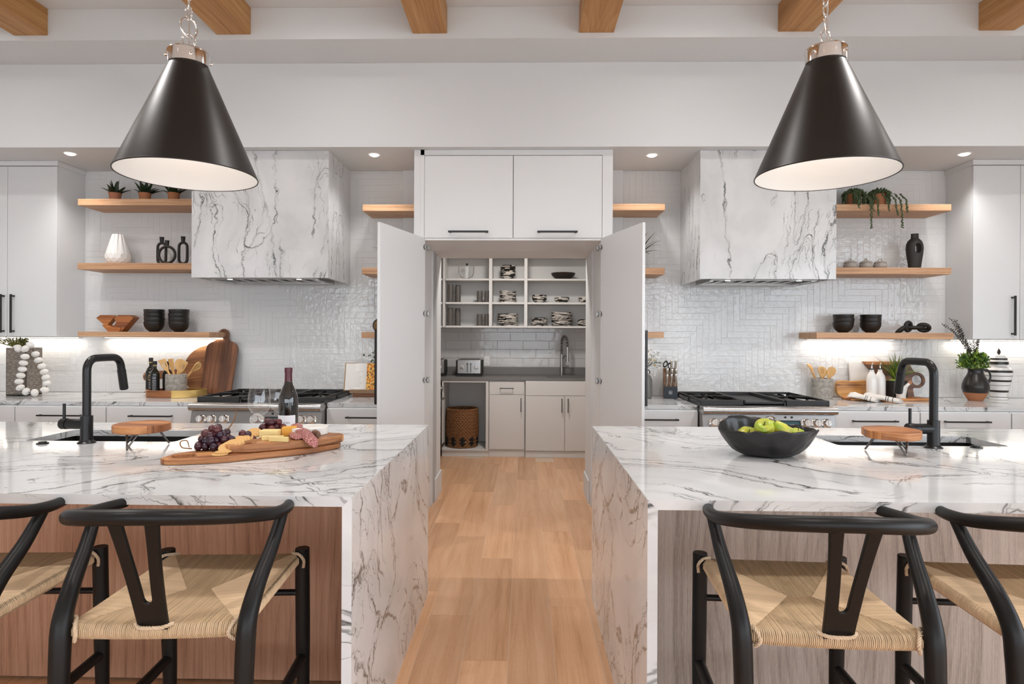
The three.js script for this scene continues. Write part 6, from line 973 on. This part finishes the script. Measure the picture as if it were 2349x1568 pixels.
// ---------------------------------------------------------------- things on the islands
const IT = 0.9152;
function riser(x, z, r, label, irregular, seed, feet, yaw) {
  const t = thing('wood_riser', label, 'riser', [x, IT, z], yaw), P = [], rr = rng(seed), N = 26; for (let i = 0; i < N; i++) { const a = i / N * 2 * Math.PI, q = r * (1 + irregular * n2(Math.cos(a) * 0.9 + seed, Math.sin(a) * 0.9)); P.push([Math.cos(a) * q, Math.sin(a) * q]); }
  mesh('top', muv(ext(shapeOf(P, true), 0.033, 0.004).rotateX(-Math.PI / 2).translate(0, 0.064, 0), 'x', 0.2, seed * 0.1), M.riserWood, t);
  for (const [fx, fz] of feet) { const d = V3(fx, 0, fz).normalize(), s = V3(-d.z, 0, d.x), o = V3(fx, 0, fz), a = o.clone().multiplyScalar(0.62).addScaledVector(s, 0.026), b = o.clone().multiplyScalar(0.62).addScaledVector(s, -0.026); a.y = b.y = 0.066; o.y = 0.005; const m1 = a.clone().lerp(o, 0.86), m2 = b.clone().lerp(o, 0.86); mesh('hairpin_leg', sweep([a.toArray(), a.clone().lerp(o, 0.5).toArray(), m1.toArray(), o.toArray(), m2.toArray(), b.clone().lerp(o, 0.5).toArray(), b.toArray()], 0.0038, 48, 10), M.darkSteel, t); }
}
M.riserWood = std(lin(1.15, 0.92, 0.75), 0.45, { map: T.acacia });
riser(-1.645, -2.6, 0.109, 'round wooden riser on hairpin legs beside the wine side faucet', 0.03, 3, [[0.0, 0.1], [0.085, -0.055], [-0.09, -0.04]], 0.0);
riser(1.548, -2.592, 0.111, 'wooden riser with a faceted edge on hairpin legs beside the fruit bowl', 0.09, 9, [[0.0, 0.095], [-0.085, -0.05], [0.085, -0.045]], 0.0);

// wine
{ const t = thing('wine_bottle', 'dark red wine bottle with a white label on the island', 'bottle', [-1.138, IT, -2.93], 0), h = 0.322;
  mesh('glass', lathe([[0, 0.004], [0.03, 0.002], [0.041, 0], [0.0455, 0.006], [0.0458, 0.155], [0.043, 0.185], [0.033, 0.215], [0.022, 0.24], [0.0165, 0.26], [0.0155, 0.318], [0, 0.318]], 56), M.bottleGlass, t);
  mesh('capsule', lathe([[0.0178, 0.247], [0.0172, 0.27], [0.0166, 0.296], [0.0182, 0.3], [0.0182, 0.319], [0.0165, h], [0, h]], 40), std(lin(0.085, 0.012, 0.022), 0.35), t, 'wine red foil capsule');
  const tx = labelTex((g, w, hh) => { g.fillStyle = '#e9e6ea'; g.fillRect(0, 0, w, hh); g.fillStyle = '#cfcdd2'; g.fillRect(w * 0.1, hh * 0.12, w * 0.8, 4); g.fillRect(w * 0.1, hh * 0.2, w * 0.8, 3); g.fillStyle = '#2c2a30'; g.textAlign = 'center'; g.font = '52px serif'; g.fillText('LA CREMA', w / 2, hh * 0.46); g.beginPath(); g.moveTo(w / 2 - 14, hh * 0.54); g.lineTo(w / 2 + 14, hh * 0.54); g.lineTo(w / 2, hh * 0.62); g.fill(); g.fillStyle = '#8d8a90'; g.font = '24px serif'; g.fillText('PINOT NOIR', w / 2, hh * 0.87); }, 512, 384);
  const m = mesh('label', new THREE.CylinderGeometry(0.0462, 0.0462, 0.085, 48, 1, true, -1.25, 2.5).translate(0, 0.054, 0), std(0xffffff, 0.6, { map: tx }), t, 'white paper label'); m.rotation.y = -0.12;
}
function wineGlass(x, z, label) { const t = thing('wine_glass', label, 'glass', [x, IT, z], 0, 'clear wine glasses'); const g = lathe([[0, 0.001], [0.036, 0], [0.0365, 0.0015], [0.02, 0.004], [0.006, 0.009], [0.0042, 0.03], [0.004, 0.075], [0.006, 0.088], [0.02, 0.099], [0.038, 0.116], [0.0495, 0.142], [0.0515, 0.165], [0.0485, 0.2], [0.0425, 0.23]], 56); mesh('glass', g, M.stemGlass, t); mesh('rim', new THREE.TorusGeometry(0.0425, 0.0008, 6, 56).rotateX(Math.PI / 2).translate(0, 0.23, 0), M.stemGlass, t); }
M.stemGlass = std(0xffffff, 0.0, { transmission: 1, thickness: 0, ior: 1.75, specularIntensity: 1 });
wineGlass(-1.253, -2.87, 'clear empty wine glass standing clear of the bottle'); wineGlass(-1.222, -3.03, 'clear empty wine glass half hidden behind the bottle');

// boards with the cheese spread
function platter(name, len, wid, th, hole, pos, yaw, mat, label, seed) {
  const P = [], N = 30; for (let i = 0; i < N; i++) { const a = i / N * 2 * Math.PI, c = Math.cos(a), s = Math.sin(a), k = 1 + 0.05 * n2(c * 1.3 + seed, s * 1.3); P.push([Math.sign(c) * Math.pow(Math.abs(c), 0.75) * len * k, Math.sign(s) * Math.pow(Math.abs(s), 0.8) * wid * k * (1 - 0.18 * Math.max(0, -c))]); }
  const s = shapeOf(P, true); if (hole) { const h = new THREE.Path(); h.absellipse(-len + 0.075, 0, 0.042, wid * 0.42, 0, Math.PI * 2, false, 0); s.holes.push(h); }
  const m = mesh(name, muv(ext(s, th, 0.007, 8).rotateX(-Math.PI / 2), 'x', seed * 0.2, seed * 0.13), mat); m.position.set(...pos); m.rotation.y = yaw; return tag(m, label, 'board', 'cheese boards');
}
const B1 = IT + 0.024, B2 = B1 + 0.03, BY = 0.62;
platter('cheese_board', 0.335, 0.118, 0.024, true, [-1.072, IT, -2.437], BY, M.boardA, 'lower and longer wooden board with a handle hole', 2);
platter('cheese_board', 0.235, 0.09, 0.03, true, [-0.975, B1 + 0.0002, -2.495], BY + 0.05, M.boardB, 'upper bark edged board lying on the longer one', 5);
// grapes
function bunch(label, p, pts, seed, rad, mats, stemPts) {
  const t = thing('grape_bunch', label, 'grapes', p, 0, 'bunches of red grapes'), r = rng(seed), g = new THREE.SphereGeometry(1, 20, 14); pts.forEach(([x, y, z]) => { const m = mesh('grape', g, mats[Math.floor(r() * mats.length)], t), q = rad * (0.9 + r() * 0.2); m.position.set(x, y, z); m.scale.set(q, q * 1.12, q); m.rotation.set(r() * 1.2 - 0.6, 0, r() * 1.2 - 0.6); }); mesh('stem', mg(stemPts.map((s) => sweep(s, (u) => 0.0026 - 0.0008 * u, 24, 7))), M.stemBrown, t);
}
M.grapes = [lin(0.035, 0.012, 0.022), lin(0.055, 0.016, 0.024), lin(0.028, 0.011, 0.024), lin(0.09, 0.02, 0.024)].map((c) => std(c, 0.22)); M.grapesRed = [lin(0.10, 0.018, 0.02), lin(0.13, 0.03, 0.022), lin(0.06, 0.013, 0.02)].map((c) => std(c, 0.2)); M.stemBrown = std(lin(0.22, 0.10, 0.03), 0.65);
{ const heap = (seed, layers, rad, sx, sz) => { const r = rng(seed), out = []; layers.forEach(([n, R, y], k) => { for (let i = 0; i < n; i++) { const a = i * 2.39996 + k * 1.1 + seed, q = Math.sqrt((i + 0.4) / n) * R; out.push([Math.cos(a) * q * sx + (r() - 0.5) * 0.004, y + (r() - 0.5) * 0.006, Math.sin(a) * q * sz + (r() - 0.5) * 0.004]); } }); return out; };
  bunch('larger bunch of dark red grapes lying over the handle of the lower board', [-1.235, B1, -2.425], [...heap(3, [[20, 0.078, 0.0155], [15, 0.064, 0.038], [10, 0.05, 0.06], [4, 0.026, 0.08]], 0.0148, 1, 0.8), [0.082, 0.052, -0.055], [0.1, 0.046, -0.065], [0.096, 0.02, -0.06], [0.082, 0.022, -0.045], [0.116, 0.024, -0.075]], 62, 0.0152, M.grapes, [[[0.025, 0.055, -0.02], [0.055, 0.095, -0.02], [0.07, 0.125, -0.02], [0.072, 0.15, -0.02]], [[-0.08, 0.005, 0.03], [-0.115, 0.012, 0.04], [-0.125, 0.032, 0.03], [-0.1, 0.036, 0.03], [-0.085, 0.012, 0.04]]]);
  bunch('smaller bunch of bright red grapes in front of the wine glass', [-1.105, B1 + 0.012, -2.655], heap(7, [[12, 0.062, 0.0155], [9, 0.047, 0.038], [5, 0.03, 0.06]], 0.0148, 1.1, 0.75), 63, 0.015, M.grapesRed, [[[-0.04, 0.03, 0.02], [0.0, 0.05, 0.0], [0.02, 0.07, -0.01]]]);
}
// crackers fanned along the board
{ const mat = std(lin(0.62, 0.40, 0.17), 0.75, { map: tex(64, 64, (u, v) => { const s = n2(u * 9, v * 9); return [1, 0.96 + 0.03 * s, 0.9 + 0.06 * s]; }) }), g = lathe([[0, 0], [0.029, 0], [0.0305, 0.002], [0.029, 0.004], [0.02, 0.0046], [0, 0.0042]], 28); const n = 12, place = (i) => { const u = i / (n - 1); return { p: [lerp(-1.155, -1.135, u), i < 2 ? B1 + 0.0005 + i * 0.005 : B1 + 0.012 + 0.03 * u, lerp(-2.30, -2.55, u)], r: [i < 2 ? 0 : 0.5 + 0.12 * u, 0.25, 0] }; };
  let root; const where = ['lying flat at the near end of the row', 'second from the near end of the row']; for (let i = 0; i < n; i++) { const { p, r } = place(i), l = 'thin round cracker ' + (i < 2 ? where[i] : i === n - 1 ? 'at the far end of the row by the pale cheese' : ['third', 'fourth', 'fifth', 'sixth', 'seventh', 'eighth', 'ninth', 'tenth', 'eleventh'][i - 2] + ' from the near end of the row'); let m; if (!root) { m = root = mesh('cracker', g, mat); tag(m, l, 'cracker', 'row of crackers'); m.position.set(...p); } else m = copy(root, l, p); m.rotation.order = 'YXZ'; m.rotation.set(...r); } }
const cheese = std(lin(0.80, 0.62, 0.27), 0.5), rind = std(lin(0.78, 0.76, 0.72), 0.75), cheddar = std(lin(0.72, 0.36, 0.045), 0.5);
const wedge = (pts, h, bev = 0.003) => ext(shapeOf(pts), h, bev).rotateX(-Math.PI / 2);
{ const b = mesh('cheese_block', wedge([[-0.038, -0.022], [0.038, -0.026], [0.04, 0.022], [-0.034, 0.026]], 0.032), cheese); b.position.set(-1.055, B2 + 0.0005, -2.52); b.rotation.y = 0.12; tag(b, 'pale yellow block of cheese behind the cut slices', 'cheese', 'pale cheese');
  for (const [x, y, z, ry, w, l] of [[-1.045, B2, -2.45, 0.5, 0.014, 'small pale cheese slice nearest the crackers'], [-1.022, B2, -2.45, -0.2, 0.018, 'pale cheese slice standing second from the crackers'], [-0.995, B2, -2.455, 0.15, 0.024, 'pale cheese slice third from the crackers'], [-0.978, B2 + 0.0, -2.425, -0.15, 0.042, 'front pale cheese slice nearest the salami']]) { const m = mesh('cheese_slice', wedge([[-w, -0.007], [w, -0.009], [w * 0.9, 0.008], [-w * 0.9, 0.007]], 0.017 + 0.003 * w * 20, 0.002), cheese); m.position.set(x, y + 0.0006, z); m.rotation.y = ry; tag(m, l, 'cheese', 'pale cheese'); }
  const c = mesh('cheddar_wedge', wedge([[-0.036, -0.014], [0.022, -0.024], [0.027, 0.017], [-0.03, 0.013]], 0.04), cheddar); c.position.set(-0.985, B2 + 0.0006, -2.565); c.rotation.y = 0.35; tag(c, 'orange cheddar wedge between the pale cheese and the salami', 'cheese');
  // wheel of white cheese with a wedge cut away
  const wh = new THREE.Shape(); wh.moveTo(0, 0); wh.absarc(0, 0, 0.06, -0.75, 2 * Math.PI - 1.5, false); wh.closePath(); const t = thing('round_cheese', 'white rind cheese wheel with a piece cut out, at the far end of the boards', 'cheese', [-0.905, B2 + 0.0005, -2.615]); mesh('wheel', ext(wh, 0.036, 0.005, 40).rotateX(-Math.PI / 2), rind, t); mesh('cut_face', mg([bb(0.002, 0.055, 0.004, 0.032, -0.0006, 0.0006, 0.0003).rotateY(-0.75 + 0.006).translate(0.0, 0, 0.0005)]), std(lin(0.82, 0.74, 0.52), 0.6), t, 'creamy cut face');
  const w2 = mesh('white_cheese_wedge', wedge([[0, 0], [0.05, -0.016], [0.052, 0.016]], 0.034, 0.004), rind); w2.position.set(-0.925, B2 + 0.0006, -2.535); w2.rotation.y = 2.6; tag(w2, 'white rind wedge cut from the wheel, lying in front of it', 'cheese'); }
{ // salami
  const tx = tex(256, 128, (u, v) => { const a = n2(u * 34, v * 17), b = n2b(u * 60, v * 30); const f = smooth(0.25, 0.5, a) + 0.5 * smooth(0.4, 0.7, b); return mix3(mix3(hex('#7d3333'), hex('#9a4a48'), 0.5 + 0.5 * n2b(u * 12, v * 8)), hex('#e0b8ae'), clamp(f)); }, { sx: 0.16, sy: 0.08 }), m = std(0xffffff, 0.45, { map: tx });
  const log = (pts, w, h, label, group) => { const g = sweep(pts, 1, 40, 22); return g; };
  const slab = (pts, w, h, label) => { const c = new THREE.CatmullRomCurve3(pts.map((p) => V3(...p))), N = 36, K = 20, P = [], U = [], I = []; for (let i = 0; i <= N; i++) { const t = i / N, p = c.getPointAt(t), d = c.getTangentAt(t), s = V3(-d.z, 0, d.x).normalize(), e = Math.min(1, Math.sqrt(Math.min(t, 1 - t) * 9 + 0.02)); for (let k = 0; k <= K; k++) { const a = k / K * 2 * Math.PI, q = p.clone().addScaledVector(s, Math.cos(a) * w * e); q.y += (Math.sin(a) + 1) * h * e + h * 0.04; P.push(q.x, q.y, q.z); U.push(t * 0.16, k / K * 0.1); } } for (let i = 0; i < N; i++) for (let k = 0; k < K; k++) { const a = i * (K + 1) + k, b = a + K + 1; I.push(a, a + 1, b, b, a + 1, b + 1); } const g = new THREE.BufferGeometry(); g.setAttribute('position', new THREE.Float32BufferAttribute(P, 3)); g.setAttribute('uv', new THREE.Float32BufferAttribute(U, 2)); g.setIndex(I); g.computeVertexNormals(); const o = mesh('salami', flat(g), m); return tag(o, label, 'salami', 'salami on the boards'); };
  slab([[-1.005, B2 + 0.02, -2.66], [-0.955, B2 + 0.012, -2.585], [-0.905, B2 + 0.004, -2.515], [-0.862, B2 - 0.008, -2.455], [-0.83, B1 + 0.006, -2.42]], 0.027, 0.013, 'long salami lying across both boards in front of the white wheel'); slab([[-0.985, B2 + 0.001, -2.61], [-0.955, B2 + 0.001, -2.545], [-0.925, B2 + 0.001, -2.485], [-0.918, B2 + 0.001, -2.46]], 0.03, 0.009, 'flatter piece of salami lying under the long one by the cheddar');
  const k = thing('cheese_knife', 'cheese knife with a turned wooden handle beside the white wheel', 'knife', [-0.885, B2 + 0.012, -2.565], -0.5); mesh('handle', turnTo(lathe([[0, 0], [0.011, 0.002], [0.014, 0.014], [0.0115, 0.03], [0.014, 0.042], [0.0115, 0.062], [0.009, 0.07], [0, 0.07]], 24), V3(1, 0.0, 0.55)).translate(0, 0.003, 0), M.walnut, k); mesh('collar', turnTo(cyl(0.009, 0.0085, 0.012, 18).translate(0, -0.006, 0), V3(1, 0, 0.55)).translate(0, 0.003, 0), std(lin(0.5, 0.36, 0.12), 0.35, { metalness: 0.8 }), k); mesh('blade', bb(-0.075, -0.012, 0.0, 0.002, -0.012, 0.01, 0.0008).rotateY(-0.5), M.chrome, k);
}
// black freeform bowl of apples
{ const A = 72, Bn = 22, P = [], I = [], rim = (a) => { const c = Math.cos(a), s = Math.sin(a); return 0.1 + 0.05 * Math.max(0, -s) * clamp(0.62 - 0.62 * c + 0.1) + 0.012 * Math.max(0, s) * (1 + c * 0.6) + 0.006 * n2(c * 2.2, s * 2.2 + 4); }, rx = (a) => 0.196 * (1 + 0.02 * n2(Math.cos(a) * 2, Math.sin(a) * 2)), rz = () => 0.135;
  const pt = (a, t, inner) => { const c = Math.cos(a), s = Math.sin(a), e = Math.pow(Math.abs(c), 1.0), q = inner ? t * 0.965 : t, r = Math.pow(q, 0.82), base = 0.052, x = c * lerp(base, rx(a), r) , z = s * lerp(base * 0.9, rz(a), r), wob = 0.004 * n2(c * 3 + 9, s * 3 + t * 4) * t; const y = Math.pow(t, 2.3) * rim(a) + (inner ? 0.007 * (1 - t) + 0.003 : 0); return [x * (t > 0 || true ? 1 : 0) + c * wob, y, z + s * wob]; };
  const grid = (inner) => { const o = P.length / 3; for (let j = 0; j <= Bn; j++) for (let i = 0; i <= A; i++) P.push(...pt(i / A * 2 * Math.PI, j / Bn, inner)); for (let j = 0; j < Bn; j++) for (let i = 0; i < A; i++) { const a = o + j * (A + 1) + i, b = a + A + 1; inner ? I.push(a, a + 1, b, b, a + 1, b + 1) : I.push(a, b, a + 1, b, b + 1, a + 1); } return o; };
  const o = grid(false), n = grid(true); for (let i = 0; i < A; i++) { const a = o + Bn * (A + 1) + i, b = n + Bn * (A + 1) + i; I.push(a, b, a + 1, b, b + 1, a + 1); } for (const [q, h] of [[o, 0], [n, 0.01]]) { const c = P.length / 3; P.push(0, h + 0.0005, 0); for (let i = 0; i < A; i++) h ? I.push(c, q + i + 1, q + i) : I.push(c, q + i, q + i + 1); }
  const g = new THREE.BufferGeometry(); g.setAttribute('position', new THREE.Float32BufferAttribute(P, 3)); g.setIndex(I); g.computeVertexNormals(); const m = mesh('fruit_bowl', flat(g), std(lin(0.011, 0.010, 0.0105), 0.3, { bumpMap: retile(T.glaze, 2.2, 2.2), bumpScale: 0.012 })); m.position.set(0.996, IT, -2.51); tag(m, 'black freeform bowl with pinched ends holding green apples', 'bowl');
  const tx = tex(128, 128, (u, v) => { const a = n2(u * 3, v * 2), s = smooth(0.72, 0.9, n2b(u * 60, v * 60)); return mix3(mix3(hex('#93a836'), hex('#bfb84c'), clamp(0.5 + 0.8 * a)), hex('#d2cd86'), s * 0.5); }, { mirror: true }), am = std(lin(1.1, 1.1, 1.0), 0.3, { map: tx }), ay = std(lin(1.15, 1.02, 0.95), 0.32, { map: tx }), body = lathe([[0, 0.016], [0.008, 0.008], [0.016, 0.003], [0.028, 0.01], [0.036, 0.028], [0.0385, 0.045], [0.034, 0.061], [0.022, 0.07], [0.01, 0.0675], [0.004, 0.061], [0, 0.058]], 36).translate(0, -0.037, 0);
  const pearG = lathe([[0, 0.004], [0.012, 0], [0.03, 0.012], [0.036, 0.034], [0.031, 0.058], [0.02, 0.078], [0.012, 0.09], [0.004, 0.094], [0, 0.092]], 36).translate(0, -0.04, 0);
  const apple = (p, r, mat, label, s = 1) => { const t = thing('green_apple', label, 'apple', p, 0, 'green apples in the black bowl'); mesh('flesh', body, mat, t); mesh('stalk', sweep([[0, 0.02, 0], [0.002, 0.03, 0], [0.006, 0.04, 0.002]], 0.0016, 10, 6), M.twig, t); t.scale.setScalar(s); t.rotation.set(...r); };
  apple([0.965, IT + 0.114, -2.465], [0.55, 0.4, 0.35], am, 'largest shiny green apple at the front of the black bowl', 1.02); apple([1.005, IT + 0.108, -2.53], [0.2, 1, -0.3], am, 'green apple just behind the front one', 1); apple([0.9, IT + 0.078, -2.488], [0.3, 2, 0.5], ay, 'yellowish apple at the wine side end of the bowl', 1); apple([1.075, IT + 0.078, -2.53], [0.4, 2.4, -0.4], ay, 'yellowish apple behind the pear', 1); apple([1.105, IT + 0.078, -2.49], [0.2, 3, 0.2], am, 'green apple at the faucet side end of the bowl', 0.95); apple([0.935, IT + 0.07, -2.545], [0.9, 4, 0.2], am, 'green apple mostly hidden behind the yellowish one', 0.95);
  const t = thing('green_pear', 'green pear lying tilted beside the front apple', 'pear', [1.04, IT + 0.1, -2.475], 0); mesh('flesh', pearG, am, t); mesh('stalk', sweep([[0, 0.05, 0], [0.002, 0.062, 0], [0.006, 0.07, 0]], 0.0016, 10, 6), M.twig, t); t.rotation.set(-0.2, 0.5, 0.75);
}
renderer.render(scene, camera);
